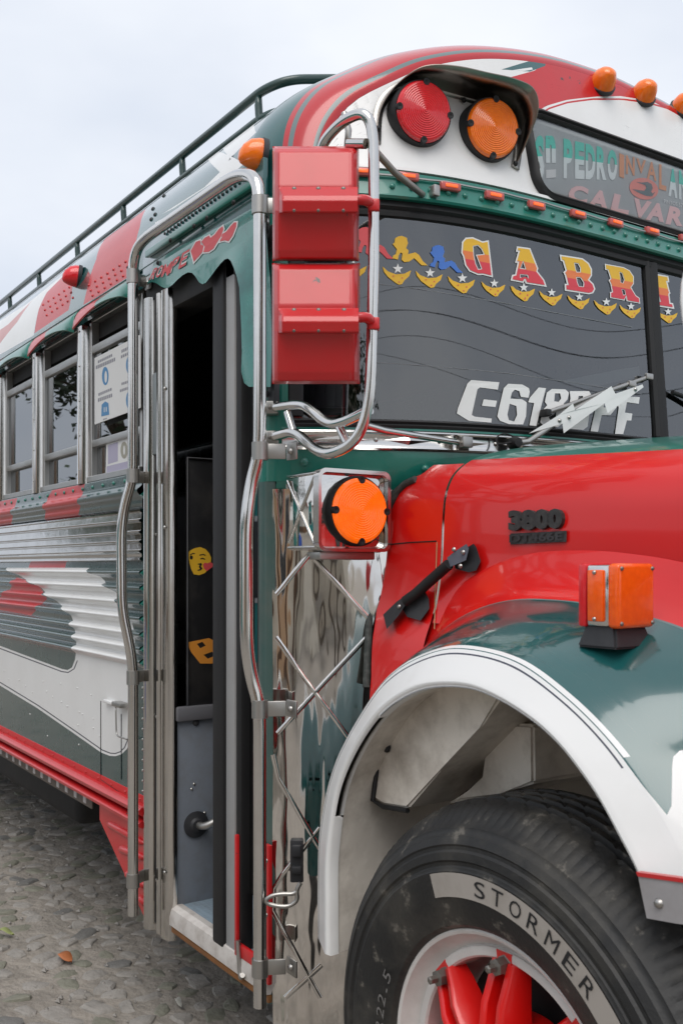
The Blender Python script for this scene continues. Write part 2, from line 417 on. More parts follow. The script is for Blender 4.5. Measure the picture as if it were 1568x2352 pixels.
_tc = {}
def text_tris(s, bold=0.0):
    key = (s, bold)
    if key not in _tc:
        c = bpy.data.curves.new('t', 'FONT'); c.body = s; c.offset = bold; c.resolution_u = 3
        o = bpy.data.objects.new('t', c); COL.objects.link(o)
        dg = bpy.context.evaluated_depsgraph_get(); me = o.evaluated_get(dg).to_mesh()
        V = [v.co.copy() for v in me.vertices]; Fs = [tuple(p.vertices) for p in me.polygons]
        o.evaluated_get(dg).to_mesh_clear(); bpy.data.objects.remove(o); bpy.data.curves.remove(c)
        x0 = min(v.x for v in V); x1 = max(v.x for v in V); y0 = min(v.y for v in V); y1 = max(v.y for v in V)
        _tc[key] = ([((v.x - x0) / (x1 - x0), (v.y - y0) / (y1 - y0)) for v in V], Fs)
    return _tc[key]
def text_on(name, s, quad, mapf, mat, parent, bold=0.02, off=0.001, dirf=None):
    """quad: TL, TR, BL, BR in picture units handed to mapf"""
    P, Fs = text_tris(s, bold)
    TL, TR, BL, BR = quad
    def q(p):
        a, b = p
        return tuple(lerp(lerp(BL[k], BR[k], a), lerp(TL[k], TR[k], a), b) for k in (0, 1))
    V = [mapf(q(p)) for p in P]
    if any(v is None for v in V): return None
    d = dirf if dirf is not None else (EYE - V[0]).normalized()
    return mk(name, [v + d * off for v in V], Fs, mat, parent, uvs=P)
def rivets(name, pts, nrm, r, mat, parent=BUS, h=0.4):
    V = []; Fs = []; n = 8; nrm = Vector(nrm).normalized(); e1 = nrm.orthogonal().normalized(); e2 = nrm.cross(e1)
    for p in pts:
        s = len(V); p = Vector(p)
        for rr, hh in ((1.0, 0.0), (0.75, 0.7)):
            for k in range(n):
                a = 2 * math.pi * k / n; V.append(p + (e1 * math.cos(a) + e2 * math.sin(a)) * r * rr + nrm * r * h * 2 * hh)
        V.append(p + nrm * r * h * 2)
        for k in range(n):
            Fs.append((s + k, s + (k + 1) % n, s + n + (k + 1) % n, s + n + k)); Fs.append((s + n + k, s + n + (k + 1) % n, s + 2 * n))
    o = mk(name, V, Fs, mat, parent, smooth=True); o['kind'] = 'stuff'; return o
def crop(ox, oy, s):                                     # reading of an enlarged cut-out of the photograph -> picture units
    return lambda u, v: (ox + u * s, oy + v * s)

# ================================================================ SETTING: ground
gm, gnt, gb = newmat('dirt_between_cobbles')
mcg = grime(gnt, gb, (0.27, 0.24, 0.205), amt=0.85, scale=4.0, dirt=(0.095, 0.088, 0.074), rough=0.7, rvar=0.2, bump=0.02, bscale=22.0)
ground = mk('ground', [(-400, -400, 0), (400, -400, 0), (400, 400, 0), (-400, 400, 0)], [(0, 1, 2, 3)], gm, None)
ground['kind'] = 'structure'
def stonemat(name, c, d):
    return plain(name, c, 0.6, amt=0.7, scale=16, dirt=d, bump=0.006, bscale=45)
STM = [stonemat('cobble_grey', (0.27, 0.25, 0.225), (0.13, 0.12, 0.105)), stonemat('cobble_pale', (0.27, 0.25, 0.225), (0.13, 0.12, 0.105)),
       stonemat('cobble_dark', (0.15, 0.145, 0.135), (0.08, 0.078, 0.07)), stonemat('cobble_mossy', (0.19, 0.185, 0.145), (0.10, 0.10, 0.075))]
def stone_geo(rx, ry, h, seed):
    rnd = random.Random(seed); n = 9; V = []; Fs = []
    rad = [rnd.uniform(0.62, 1.16) for _ in range(n)]
    tx, ty = rnd.uniform(-.12, .12), rnd.uniform(-.12, .12)
    for s, hh in ((1.0, -0.03), (0.94, 0.5), (0.72, 0.95)):
        for k in range(n):
            a = 2 * math.pi * k / n
            ca, sa = math.cos(a), math.sin(a); q = (abs(ca) ** 3 + abs(sa) ** 3) ** (-1 / 3)
            x, y = ca * q * rx * rad[k] * s, sa * q * ry * rad[k] * s
            V.append((x, y, h * hh + (x * tx + y * ty) * (hh > 0.3) + rnd.uniform(-.22, .18) * h * (hh > 0.3)))
    V.append((0, 0, h))
    for i in range(2):
        for k in range(n): Fs.append((i * n + k, i * n + (k + 1) % n, (i + 1) * n + (k + 1) % n, (i + 1) * n + k))
    for k in range(n): Fs.append((2 * n + k, 2 * n + (k + 1) % n, 3 * n))
    return V, Fs
protos = []
for k in range(14):
    V, Fs = stone_geo(random.uniform(.046, .072), random.uniform(.034, .052), random.uniform(.007, .013), k)
    me = bpy.data.meshes.new('cobble'); me.from_pydata(V, [], Fs); me.polygons.foreach_set('use_smooth', [True] * len(Fs)); me.update(); me.set_sharp_from_angle(angle=R(30))
    me.materials.append(STM[random.choice([0, 0, 1, 2, 3])]); protos.append(me)
spots = []
rc = random.Random(3)
for j in range(-24, 31):
    for i in range(-62, 20):
        x = -1.6 + i * 0.112 + (j % 2) * 0.055 + rc.uniform(-.026, .026); y = 0.0 + j * 0.098 + rc.uniform(-.022, .022)
        d = Vector((x, y, 0)) - EYE; f = d.dot(FWD)
        if f < 0.5: continue
        px = 784 + FPX * d.dot(RGT) / f; py = HOR - FPX * d.z / f
        vis = -20 < px < 760 and py < 2420
        spots.append((not vis, f, x, y))
spots.sort(); SV = []; SF = []; SI = []
for n, (nv, f, x, y) in enumerate(spots):
    if rc.random() < 0.08: continue
    me = rc.choice(protos); a = rc.uniform(0, 6.28); sx = rc.uniform(.75, 1.12); dz = rc.uniform(-.006, .000)
    if n < 310 and not nv:
        o = bpy.data.objects.new('cobble', me); COL.objects.link(o); o.parent = ground
        o.location = (x, y, dz); o.rotation_euler = (rc.uniform(-.06, .06), rc.uniform(-.06, .06), a); o.scale = (sx, sx, 1)
    else:
        s = len(SV); ca, sa = math.cos(a) * sx, math.sin(a) * sx; mi = rc.choice([0, 0, 1, 2, 3])
        for v in me.vertices: SV.append((x + v.co.x * ca - v.co.y * sa, y + v.co.x * sa + v.co.y * ca, dz + v.co.z))
        for p in me.polygons: SF.append(tuple(i + s for i in p.vertices)); SI.append(mi)
cs = mk('cobble_field', SV, SF, STM, ground, smooth=True, idx=SI, sharp=30); cs['kind'] = 'stuff'
# grit and small pebbles lying in the joints: nobody could count them
PV = []; PF = []
for k in range(1300):
    x = rc.uniform(-4.5, 0.3); y = rc.uniform(-0.9, 1.6); r = rc.choice([.003, .004, .006, .008, .011]) * rc.uniform(.7, 1.2); s = len(PV)
    for (a, b, c) in ((1, 0, 0), (-.5, .87, 0), (-.5, -.87, 0), (rc.uniform(-.3, .3), rc.uniform(-.3, .3), 1)):
        PV.append((x + a * r * 1.3, y + b * r, max(0, c) * r * .8 + .006))
    PF += [(s, s + 1, s + 3), (s + 1, s + 2, s + 3), (s + 2, s, s + 3)]
pe = mk('grit', PV, PF, STM[1], ground, smooth=False); pe['kind'] = 'stuff'
def leaf(name, label, px, py, col, L, W, rz):
    m = plain(name + '_mat', col, 0.6, amt=0.4, scale=40, dirt=(col[0] * .5, col[1] * .5, col[2] * .5))
    c = PZ(px, py, 0.022); V = []; Fs = []; n = 8
    for k in range(n + 1):
        t = k / n; w = W * math.sin(math.pi * t) ** 0.8; x = (t - .5) * L
        for s in (-1, 0, 1):
            p = Vector((x, s * w / 2, 0.006 * abs(s) + 0.010 * math.sin(t * 5)))
            p.rotate(Matrix.Rotation(rz, 3, 'Z')); V.append(c + p)
    for k in range(n):
        for s in (0, 1): Fs.append((k * 3 + s, k * 3 + s + 1, (k + 1) * 3 + s + 1, (k + 1) * 3 + s))
    o = mk(name, V, Fs, m, None, smooth=True); o['label'] = label; o['category'] = 'leaf'
    sm = o.modifiers.new('thick', 'SOLIDIFY'); sm.thickness = 0.0015
    return o
leaf('fallen_leaf', 'dry orange brown leaf lying on the cobbles beside the door step', 150, 2200, (0.42, 0.14, 0.05), .075, .05, .4)
leaf('green_leaf', 'pale green broken leaf lying on the cobbles away from the bus', 14, 2142, (0.32, 0.36, 0.14), .07, .035, 0.9)
leaf('pale_leaf', 'small whitish leaf lying on the cobbles below the grab rail', 410, 2304, (0.45, 0.44, 0.40), .035, .022, 0.2)

# ================================================================ BUS: plan of the front
HALF = 1.2
def Fx(y, z, off=0.0):
    yy = clamp(min(y, 2 * HALF - y), 0, HALF); k = clamp((z - 1.89) / 0.63); p = 3 + 1.2 * k; sc = 0.30 - 0.05 * k
    x = sc * (1 - (1 - yy / HALF) ** p)
    if z > 2.52: x -= 0.22 * (z - 2.52)
    return x + off
REAR = -9.0

# ---------------------------------------------------------------- painted side with pressed ribs
RIBS = [1.491, 1.440, 1.391, 1.340, 1.288, 1.241, 1.197]
prof = [(0.735, 0.0), (1.155, 0.0)]
for z in reversed(RIBS):
    prof += [(z - .032, 0.0), (z - .026, -.006), (z - .020, -.016), (z - .014, -.020), (z - .008, -.018), (z - .003, -.008), (z, 0.0)]
prof += [(1.515, 0.002), (1.690, 0.002), (1.694, -.008), (1.728, -.008), (1.734, -.020), (1.742, -.026), (1.752, -.026), (1.760, -.016), (1.766, -.010), (1.806, -.010), (1.812, 0.004)]
def py_side(z):
    for (a, ya), (b, yb) in zip(prof, prof[1:]):
        if z <= b: return lerp(ya, yb, clamp((z - a) / (b - a)))
    return prof[-1][1]
def Sside(x, z): return (x, py_side(z), z)
def sp(L): return [(p.x, p.z) for p in (PY(*q) for q in L)]
white = [(16, 1304), (204, 1304), (214, 1316), (230, 1323), (242, 1335), (243, 1343), (258, 1350), (271, 1366), (274, 1378), (288, 1400), (300, 1422), (306, 1440), (311, 1460), (310, 1479), (312, 1510), (312, 1560), (300, 1700), (292, 1720), (280, 1732), (266, 1737), (252, 1736), (232, 1728), (168, 1683), (84, 1625), (0, 1574), (-200, 1458), (-200, 1412), (0, 1483), (72, 1510), (144, 1537), (156, 1539), (166, 1533), (173, 1515), (175, 1498), (176, 1467), (172, 1445), (168, 1425), (160, 1404), (148, 1396), (120, 1370), (108, 1364), (89, 1342), (62, 1332), (36, 1316)]
botl = [(-200, 1458), (0, 1574), (84, 1625), (168, 1683), (232, 1728), (252, 1736), (266, 1737), (280, 1732), (292, 1720), (300, 1700)]
topl = [(-200, 1412), (0, 1483), (72, 1510), (144, 1537), (156, 1539), (166, 1533), (173, 1515)]
def ribbon(L, a, b):                                    # thin band beside a line, offsets in picture units
    def off(d):
        out = []
        for i, p in enumerate(L):
            q0 = L[max(i - 1, 0)]; q1 = L[min(i + 1, len(L) - 1)]; t = Vector((q1[0] - q0[0], q1[1] - q0[1])).normalized()
            out.append((p[0] + t.y * d, p[1] - t.x * d))
        return out
    return off(a) + off(b)[::-1]
polys = [(1, sp([(127, 1125), (201, 1112), (194, 1145), (184, 1188), (176, 1222), (98, 1222), (107, 1194), (115, 1145)])),
         (1, sp([(-90, 1170), (46, 1144), (38, 1172), (30, 1204), (20, 1228), (-90, 1228)])),
         (1, sp([(-330, 1212), (-225, 1196), (-235, 1230), (-340, 1235)])),
         (1, sp([(70, 1288), (152, 1288), (150, 1304), (66, 1304)])),
         (1, sp([(38, 1326), (62, 1332), (89, 1345), (106, 1366), (118, 1371), (103, 1381), (84, 1402), (72, 1413), (0, 1401), (-110, 1385), (-110, 1356), (0, 1372), (24, 1354)])),
         (2, sp(white)), (3, sp(ribbon(botl, 5.0, 7.5))), (3, sp(ribbon(topl, -4.5, -7.0)))]
side_panel = paint_grid('side_panel', Sside, REAR, -0.80, [p[0] for p in prof], polys, [M_dgr, M_redold, M_wht, M_navy], 0.6)
# grooves of the small lower panels and the fuel door
for q in ([(232, 1610), (232, 1728)], [(279, 1640), (279, 1790)], [(232, 1728), (232, 1790)], [(232, 1790), (279, 1822)]):
    a, b = PY(*q[0], -.001), PY(*q[1], -.001); tube('panel_seam', [a, b], 0.0016, M_blk, side_panel, n=6)
rv = [PY(px, py, -.001) for px, py in ((108, 1588), (122, 1600), (142, 1612), (155, 1622), (183, 1635), (190, 1640), (215, 1650), (75, 1590), (60, 1575), (45, 1562), (180, 1665), (215, 1672), (70, 1640), (182, 1710), (110, 1690), (230, 1690), (20, 1560), (10, 1540), (100, 1565), (140, 1570), (178, 1580), (210, 1596))]
rivets('panel_rivets', rv, (0, -1, 0), .0035, M_wht, side_panel)
rivets('rail_rivets', [(-.84 - .105 * k, -.010, 1.788) for k in range(60)] , (0, -1, 0), .0075, M_grn, side_panel)
rivets('jamb_rivets', [(-.812, -.002, .76 + .034 * k) for k in range(13)], (0, -1, 0), .0045, M_steel, side_panel)
# ends of the ribs at the door jamb
for z in RIBS + [1.747]:
    V = [(-.80, 0.0, z - .032), (-.80, 0.0, z), (-.775, -.004, z - .002), (-.775, -.004, z - .030), (-.80, -.019, z - .016), (-.775, -.022, z - .016)]
    mk('rib_end', V, [(0, 4, 5, 3), (4, 1, 2, 5), (3, 5, 2)], M_grn, side_panel)
# small hinged handle on the white panel
hp = PY(266, 1614, -.002)
tube('panel_handle', [PY(266, 1622, -.002), PY(266, 1622, -.030), PY(268, 1690, -.030), PY(292, 1698, -.030), PY(292, 1698, -.002)], .0028, M_steel, side_panel, n=8, rad=.02)
box('handle_bracket', PY(276, 1618, -.018), (.075, .034, .016), M_steel, side_panel, bev=.003)
box('handle_hood', PY(250, 1612, -.008), (.075, .016, .012), M_wht, side_panel, bev=.003)

# polished strip with pressed beads
cz = [(1.516, -.004), (1.520, -.012), (1.526, -.012), (1.530, -.004)]
for z in (1.548, 1.580, 1.612, 1.650):
    cz += [(z - .007, -.005), (z - .004, -.011), (z, -.015), (z + .004, -.011), (z + .007, -.005)]
cz += [(1.676, -.004), (1.680, -.011), (1.685, -.011), (1.688, -.003)]
strip = grid('polished_strip', lambda x, i: (x, cz[int(i)][1], cz[int(i)][0]), lin(REAR, -.815, 24), list(range(len(cz))), M_side)
strip.data.set_sharp_from_angle(angle=R(60))
# red skirt rails, flange and gusset
for z0, h in ((.700, .036), (.658, .030)):
    pr = [(z0 - h / 2, 0.0), (z0 - h / 2 + .003, -.016), (z0 - h * .2, -.030), (z0 + h * .15, -.032), (z0 + h * .40, -.022), (z0 + h / 2 - .001, -.010), (z0 + h / 2, .002)]
    V = [(x, y, z) for x in (REAR, -.775) for z, y in pr]; n = len(pr)
    mk('skirt_rail', V, [(k, k + 1, n + k + 1, n + k) for k in range(n - 1)] + [tuple(range(n, 2 * n))], M_redold, BUS, smooth=True, sharp=55)
box('skirt_strip', ((REAR - .775) / 2, .002, .728), (abs(REAR) - .775, .008, .034), M_redold, bev=.002)
rivets('skirt_rivets', [(-.83 - .13 * k, -.003, .730) for k in range(50)], (0, -1, 0), .005, M_redold)
fl = box('skirt_flange', ((REAR - 1.3) / 2, .004, .625), (abs(REAR) - 1.3, .006, .050), plain('dusty_flange', (.12, .10, .085), .7), bev=.001)
for k in range(14):
    box('flange_daylight_block', (-1.37 - .105 * k, -.0005, .622), (.030, .004, .024), plain('daylight_grey', (.45, .43, .42), .7) if k == 0 else MATS['daylight_grey'], fl, bev=.001)  # solid pale blocks, daylight behind the perforations is put into their colour
gus = [PY(235, 1885, -.004), PY(330, 1935, -.004), PY(343, 1990, -.004), PY(341, 2096, -.004)]
gp = [(p.x, p.z) for p in gus]; gp.append((gp[0][0] - .02, gp[0][1])); gp[0] = (gp[0][0] - .02, .648); gp[1] = (-.758, .645); gp[2] = (-.758, .50); gp[3] = (-.758, .335)
gpan = extrude_poly('skirt_gusset', [gp], lambda p: Vector((p[0], .002, p[1])), M_redold, thick=.008, dirf=Vector((0, -1, 0)))
for a, b in (((248, 1890), (332, 1937)), ((275, 1948), (332, 1970)), ((290, 2005), (333, 2035)), ((318, 2062), (336, 2074))):
    A, B = PY(*a, -.006), PY(*b, -.006); V, Fs = tube_geo([A, A.lerp(B, .1), A.lerp(B, .9), B], [.005, .013, .013, .005], 10)
    mk('pressed_rib', V, Fs, M_redold, gpan, smooth=True)

# ---------------------------------------------------------------- roof
RP = [(0.0, 2.415), (0.004, 2.50), (0.028, 2.62), (0.072, 2.72), (0.145, 2.808), (0.255, 2.884), (0.40, 2.966), (0.62, 3.046), (0.90, 3.106), (1.20, 3.130)]
def arch(s):
    """s 0..2 over the whole roof"""
    y, z = crom(RP, s if s <= 1 else 2 - s)
    return (y, z) if s <= 1 else (2 * HALF - y, z)
CAPX = -0.16
def Sroof(x, s): y, z = arch(s); return (x, y, z)
rb = bvh_grid(Sroof, lin(REAR, CAPX, 10), lin(0, 1, 80))
def s_of(p):
    best = min(range(401), key=lambda k: (arch(k / 400)[0] - p.y) ** 2 + (arch(k / 400)[1] - p.z) ** 2); return best / 400
def rp_(L):
    out = []
    for q in L:
        h = hit(rb, *q)
        if h is not None: out.append((h.x, s_of(h)))
    return out
roofpolys = [
    (1, rp_([(243, 548), (300, 506), (336, 480), (322, 520), (312, 560), (302, 600), (294, 640), (192, 700), (203, 655), (222, 595)])),
    (1, rp_([(80, 765), (90, 710), (108, 672), (135, 645), (176, 606), (172, 640), (163, 690), (158, 712)])),
    (2, rp_([(-120, 800), (0, 738), (60, 700), (150, 628), (135, 645), (108, 672), (90, 710), (78, 770), (0, 815), (-120, 870)])),
    (3, rp_([(0, 790), (40, 740), (75, 690), (60, 705), (20, 745), (-60, 800)])),
    (2, rp_([(372, 492), (420, 462), (470, 430), (505, 395), (540, 352), (588, 304), (622, 284), (628, 294), (606, 318), (575, 348), (545, 380), (500, 412), (440, 452), (400, 478)])),
    (2, rp_([(380, 498), (450, 456), (520, 412), (560, 376), (566, 380), (524, 418), (455, 461), (385, 502)])),
    (2, rp_([(356, 512), (430, 472), (500, 430), (530, 412), (532, 416), (503, 435), (433, 477), (360, 516)])),
]
M_pinkpaint = paint('faded_pink_paint', (0.55, 0.22, 0.20), 0.3, 0.4)
roof = paint_grid('roof', Sroof, REAR, CAPX, [k / 60 for k in range(121)], [p for p in roofpolys if len(p[1]) > 3], [M_fgr, M_redold, M_wht, M_pinkpaint], 0.8, out=Vector((0, -.3, 1)))
def on_roof(px, py, off=0.0): return hit(rb, px, py, off)
pts = [on_roof(*q) for q in ((348, 504), (357, 493), (352, 480), (366, 452), (377, 450), (388, 430), (380, 425), (665, 250), (655, 275), (645, 305), (600, 405), (590, 420), (300, 600), (296, 614), (330, 545), (672, 240))]
rivets('roof_bolts', [p for p in pts if p], (0, -1, .5), .008, M_plas, roof)
# rain gutter and row of bolts along the lower edge of the roof
for z, y in ((2.474, -.004), (2.440, -.007)):
    tube('gutter_bead', [(REAR, y, z), (-.02, y, z)], .0045, M_fgr, roof, n=8)
rivets('gutter_bolts', [(-.62 + .0245 * k, -.008, 2.538) for k in range(23)], (0, -1, 0), .0055, M_blk, roof)
rivets('patch_bolts', [p for p in [on_roof(205 + 14 * i + 4 * j, 655 - 9 * i + 12 * j) for i in range(7) for j in range(3)] + [on_roof(100 + 12 * i + 4 * j, 700 - 8 * i + 12 * j) for i in range(6) for j in range(3)] if p], (0, -1, .4), .006, M_redold, roof)

# roof cap: rolls from the roof over to the front face
INS = 0.105
def arch_in(s, d):
    e = 1e-3; a = Vector(arch(max(s - e, 0))); b = Vector(arch(min(s + e, 2))); t = (b - a).normalized(); n = Vector((t.y, -t.x))
    y, z = arch(s); p = Vector((y, z)) + n * d
    if p.y < 2.53 and d > 0: p.y = 2.53 if s > .02 and s < 1.98 else p.y
    return p
def Scap(s, t):
    a = t * math.pi / 2; d = INS * (1 - math.cos(a)); p = Vector(arch(s)); q = arch_in(s, INS)
    w = 1 - math.cos(a); pp = p.lerp(q, w)
    xf = Fx(q.x, max(q.y, 2.53))
    return (lerp(CAPX, xf, math.sin(a)), pp.x, pp.y)
SS = [2 * k / 160 for k in range(161)]
def cap_shift(s): return .41 * (1 - clamp(min(s, 2 - s) / .45)) ** 1.5
cap = grid('roof_cap', Scap, SS, lin(0, 1, 25), M_capband, uv=lambda s, t: (s, clamp((t - cap_shift(s)) / (1 - cap_shift(s)), 0.0, 1.0)), flip=True)
# front face between cap and header
def Sface(y, z): return (Fx(y, z), y, z)
edge = [arch_in(s, INS) for s in SS]
def ztop(y):
    y = min(y, 2 * HALF - y); b = None
    for a, c in zip(edge, edge[1:81]):
        if min(a.x, c.x) <= y <= max(a.x, c.x) and abs(c.x - a.x) > 1e-6: b = max(b or 0, lerp(a.y, c.y, (y - a.x) / (c.x - a.x)))
    return b if b else 2.531
fbv = bvh_grid(Sface, lin(0.0, 2.4, 120), lin(2.40, 3.05, 40))
def on_face(px, py, off=0.0): return hit(fbv, px, py, off)
def fp(L): return [(h.y, h.z) for h in (on_face(*q) for q in L) if h]
Y0F = 0.075
def Sfn(y, v):
    """v 0..1 from header to the rolled edge"""
    zt = max(ztop(y), 2.532); z = lerp(2.53, zt, v); return (Fx(y, z) + .001, y, z)
def fv(L): return [(y, clamp((z - 2.53) / max(ztop(y) - 2.53, 1e-3), -.2, 1.2)) for y, z in fp(L)]
facepolys = [(1, fv([(1170, 178), (1225, 163), (1260, 140), (1300, 130), (1568, 200), (1700, 240), (1700, 300), (1568, 252), (1480, 225), (1420, 218), (1360, 218), (1300, 226), (1255, 242), (1225, 262), (1205, 285), (1200, 300), (1180, 290), (1200, 230)])),
             (2, fv([(1150, 160), (1235, 135), (1260, 128), (1310, 130), (1250, 152), (1215, 165)])),
             (0, fv([(1120, 172), (1220, 155), (1222, 160), (1130, 178)])),
             (1, fv([(1218, 268), (1245, 246), (1300, 230), (1370, 222), (1430, 222), (1490, 232), (1700, 312), (1700, 306), (1490, 227), (1430, 216), (1370, 216), (1300, 224), (1240, 240), (1210, 264)])),
             (1, fv(ribbon([(1207, 292), (1212, 280), (1228, 262), (1257, 244), (1300, 230), (1360, 222), (1420, 222), (1480, 229), (1568, 256), (1700, 304)], -4, -8)))]
face = paint_grid('cap_face', Sfn, Y0F, 2 * HALF - Y0F, [k / 24 for k in range(25)], facepolys, [M_wht, M_redold, M_fgr], 0.03, out=Vector((1, 0, 0)))
# far half of the red field mirrors the near half: it lies outside the picture

# ---------------------------------------------------------------- body shell: floor, far side, rear, interior
box('floor_pan', ((REAR - 0.9) / 2, 1.2, .78), (abs(REAR) - .9, 2.36, .26), M_int, bev=.01)
box('cowl_floor', (-.15, 1.45, .78), (.9, 1.86, .26), M_int, bev=.01)
box('far_side_wall', (REAR / 2, 2.39, 1.52), (abs(REAR), .02, 1.96), M_dgr, bev=.002)
box('rear_wall', (REAR + .01, 1.2, 1.75), (.02, 2.38, 2.0), M_dgr, bev=.002)
box('inner_lining', ((REAR - .85) / 2, .055, 1.36), (abs(REAR) - .9, .02, .86), M_int, bev=.002)
box('ceiling_lining', ((REAR - .1) / 2, 1.2, 2.52), (abs(REAR) - .15, 2.3, .012), M_int, bev=.002)
for k in range(9):
    x = -1.55 - .75 * k
    st = box('seat_back', (x, .62, 1.50), (.09, .92, .62), M_intp, bev=.03, seg=3)
    box('seat_cushion', (x + .24, .62, 1.2), (.42, .92, .14), M_intp, st, bev=.03)
box('driver_seat', (-.75, 1.75, 1.45), (.16, .55, .75), M_intp, bev=.05, seg=3)
tube('steering_wheel', [Vector((-.30 - .06 * math.sin(2 * math.pi * k / 28), 1.72 + .22 * math.cos(2 * math.pi * k / 28), 1.86 + .20 * math.sin(2 * math.pi * k / 28))) for k in range(29)], .014, M_plas, BUS, n=8)
box('dashboard', (-.02, 1.3, 1.72), (.40, 1.9, .16), M_int, bev=.03)

for y in (.75, 1.65): box('added_chassis_rail', (-3.4, y, .60), (9.6, .09, .22), M_int, bev=.01)  # underbody boxes from here on are added to darken the ground below
box('added_fuel_tank', (-3.0, .55, .46), (1.5, .55, .36), M_int, bev=.05, seg=3)
box('added_battery_box', (-4.6, .45, .48), (.7, .5, .34), M_int, bev=.03)
box('added_gearbox', (-1.6, 1.2, .52), (1.8, .6, .40), M_int, bev=.08, seg=3)
# ---------------------------------------------------------------- side windows with posts and visors
PITCH, X0 = .570, -.815
NB = 13
def visor(k):
    xa, xb = X0 - PITCH * k - .030, X0 - PITCH * (k + 1) + .010
    n = 18; rows = [(-.004, 2.470, 0), (-.016, 2.462, 0), (-.030, 2.445, .2), (-.042, 2.420, .6), (-.048, 2.392, 1.0), (-.044, 2.388, 1.0)]
    V = []; Fs = []; idx = []
    for i in range(n + 1):
        t = i / n; x = lerp(xb, xa, t); ar = .034 * math.sin(math.pi * clamp(t * .94 + .06)) ; e = math.exp(-((1 - t) / .05) ** 2) * .018
        for y, z, w in rows: V.append((x, y + e * w, z + ar * w - .012 * (1 - t) * w - e * .4 * w))
    m = len(rows); cut = [0.42, 0.40, 0.12, 0.0, 0.5, 0.3][k % 6]
    for i in range(n):
        for j in range(m - 1):
            Fs.append((i * m + j, (i + 1) * m + j, (i + 1) * m + j + 1, i * m + j + 1)); idx.append(1 if (i + .5) / n < cut + .05 * (j / m) else 0)
    o = mk('window_visor', V, Fs, [M_grn, M_redold], BUS, smooth=True, idx=idx, sharp=50)
    sm = o.modifiers.new('thick', 'SOLIDIFY'); sm.thickness = .004; sm.offset = 1
    return o
for k in range(NB):
    xf, xr = X0 - PITCH * k - .035, X0 - PITCH * (k + 1) + .035; xm = (xf + xr) / 2; w = xf - xr
    bm = bmesh.new()
    for c, s in (((xm, .022, 1.822), (w, .045, .022)), ((xm, .030, 2.425), (w, .03, .03)), ((xr + .010, .026, 2.11), (.020, .030, .60)), ((xf - .010, .026, 2.11), (.020, .030, .60))):
        bm_box(bm, c, s, bev=.002, seg=1)
    wf = from_bm('side_window', bm, M_alu)
    box('sash_bar', (xm, .020, 2.305), (w - .04, .018, .030), M_alu, wf, bev=.003)
    box('sash_bar', (xm, .022, 1.955), (w - .04, .022, .026), M_alu, wf, bev=.003)
    for za, zb, y in ((1.970, 2.290, .022), (1.835, 1.942, .032)):
        mk('window_pane', [(xr + .02, y, za), (xf - .02, y, za), (xf - .02, y, zb), (xr + .02, y, zb)], [(0, 1, 2, 3)], M_sglass, wf)
    visor(k)
for k in range(1, NB + 1):
    x = X0 - PITCH * k
    V = []; pr = [(-.035, .03), (-.034, -.004), (-.026, -.016), (-.006, -.019), (.0, -.012), (.006, -.019), (.026, -.016), (.034, -.004), (.035, .03)]
    V = [(x + a, y, z) for z in (1.808, 2.40) for a, y in pr]; n = len(pr)
    po = mk('window_post', V, [(i, i + 1, n + i + 1, n + i) for i in range(n - 1)], M_chr, BUS, smooth=True, sharp=40)
    rivets('post_screws', [(x + .008, -.019, 1.86 + .13 * j) for j in range(5)], (0, -1, 0), .004, M_steel, po)
box('window_header', ((REAR + X0) / 2, .05, 2.41), (abs(REAR - X0), .02, .12), M_int, bev=.002)

# poster and notice on the first window
c4 = crop(0, 627.2, .24)
def pm(y): return lambda p: PY(p[0], p[1], y)
def q4(*L): return [c4(*p) for p in L]
poster = extrude_poly('window_poster', [q4((912, 815), (1352, 588), (1352, 1290), (912, 1450))], pm(-.001), M_paper, thick=.002, dirf=Vector((0, -1, 0)))
ND = Vector((0, -1, 0))
def disc(c, r, n=20, sx=1.0): return [(c[0] + sx * r * math.cos(2 * math.pi * k / n), c[1] + r * math.sin(2 * math.pi * k / n)) for k in range(n)]
for i, (u, v, sc) in enumerate(((1010, 985, 1), (1240, 880, 1), (1240, 1215, 1))):
    a = disc((u, v), 88, sx=.36); b = [(p[0] + 4, p[1] + 8) for p in disc((u, v), 58, sx=.22)]
    extrude_poly('poster_icon', [q4(*a), q4(*b)], pm(-.0032), M_inkb, poster, .0003, dirf=ND)
extrude_poly('poster_icon', [q4((975, 1260), (1010, 1228), (1040, 1245), (1048, 1355), (972, 1372)), q4((995, 1285), (1004, 1283), (1004, 1330), (996, 1332)), q4((1014, 1282), (1024, 1279), (1024, 1325), (1015, 1327))], pm(-.0032), M_inkb, poster, .0003, dirf=ND)
for u0, u1, v0, v1, h in ((940, 1080, 838, 770, 26), (920, 1108, 888, 806, 34), (945, 1075, 1150, 1095, 26), (940, 1080, 1200, 1150, 34), (1165, 1235, 735, 700, 30), (1160, 1235, 790, 752, 28), (1165, 1235, 1050, 1025, 24), (1150, 1235, 1115, 1085, 26), (990, 1028, 1395, 1382, 12)):
    n = max(3, int((u1 - u0) / 17))
    for k in range(n):
        a, b = k / n, (k + .72) / n
        A = (lerp(u0, u1, a), lerp(v0, v1, a)); B = (lerp(u0, u1, b), lerp(v0, v1, b))
        extrude_poly('poster_print', [q4(A, B, (B[0], B[1] + h), (A[0], A[1] + h))], pm(-.0032), M_ink, poster, .0002, dirf=ND)
notice = extrude_poly('window_notice', [q4((1024, 1625), (1225, 1555), (1225, 1880), (1018, 1925))], pm(.021), M_paper, thick=.002, dirf=ND)
extrude_poly('notice_print', [q4((1035, 1650), (1130, 1615), (1130, 1800), (1035, 1830))], pm(.0188), plain('lilac_ink', (.36, .34, .44), .7), notice, .0002, dirf=ND)
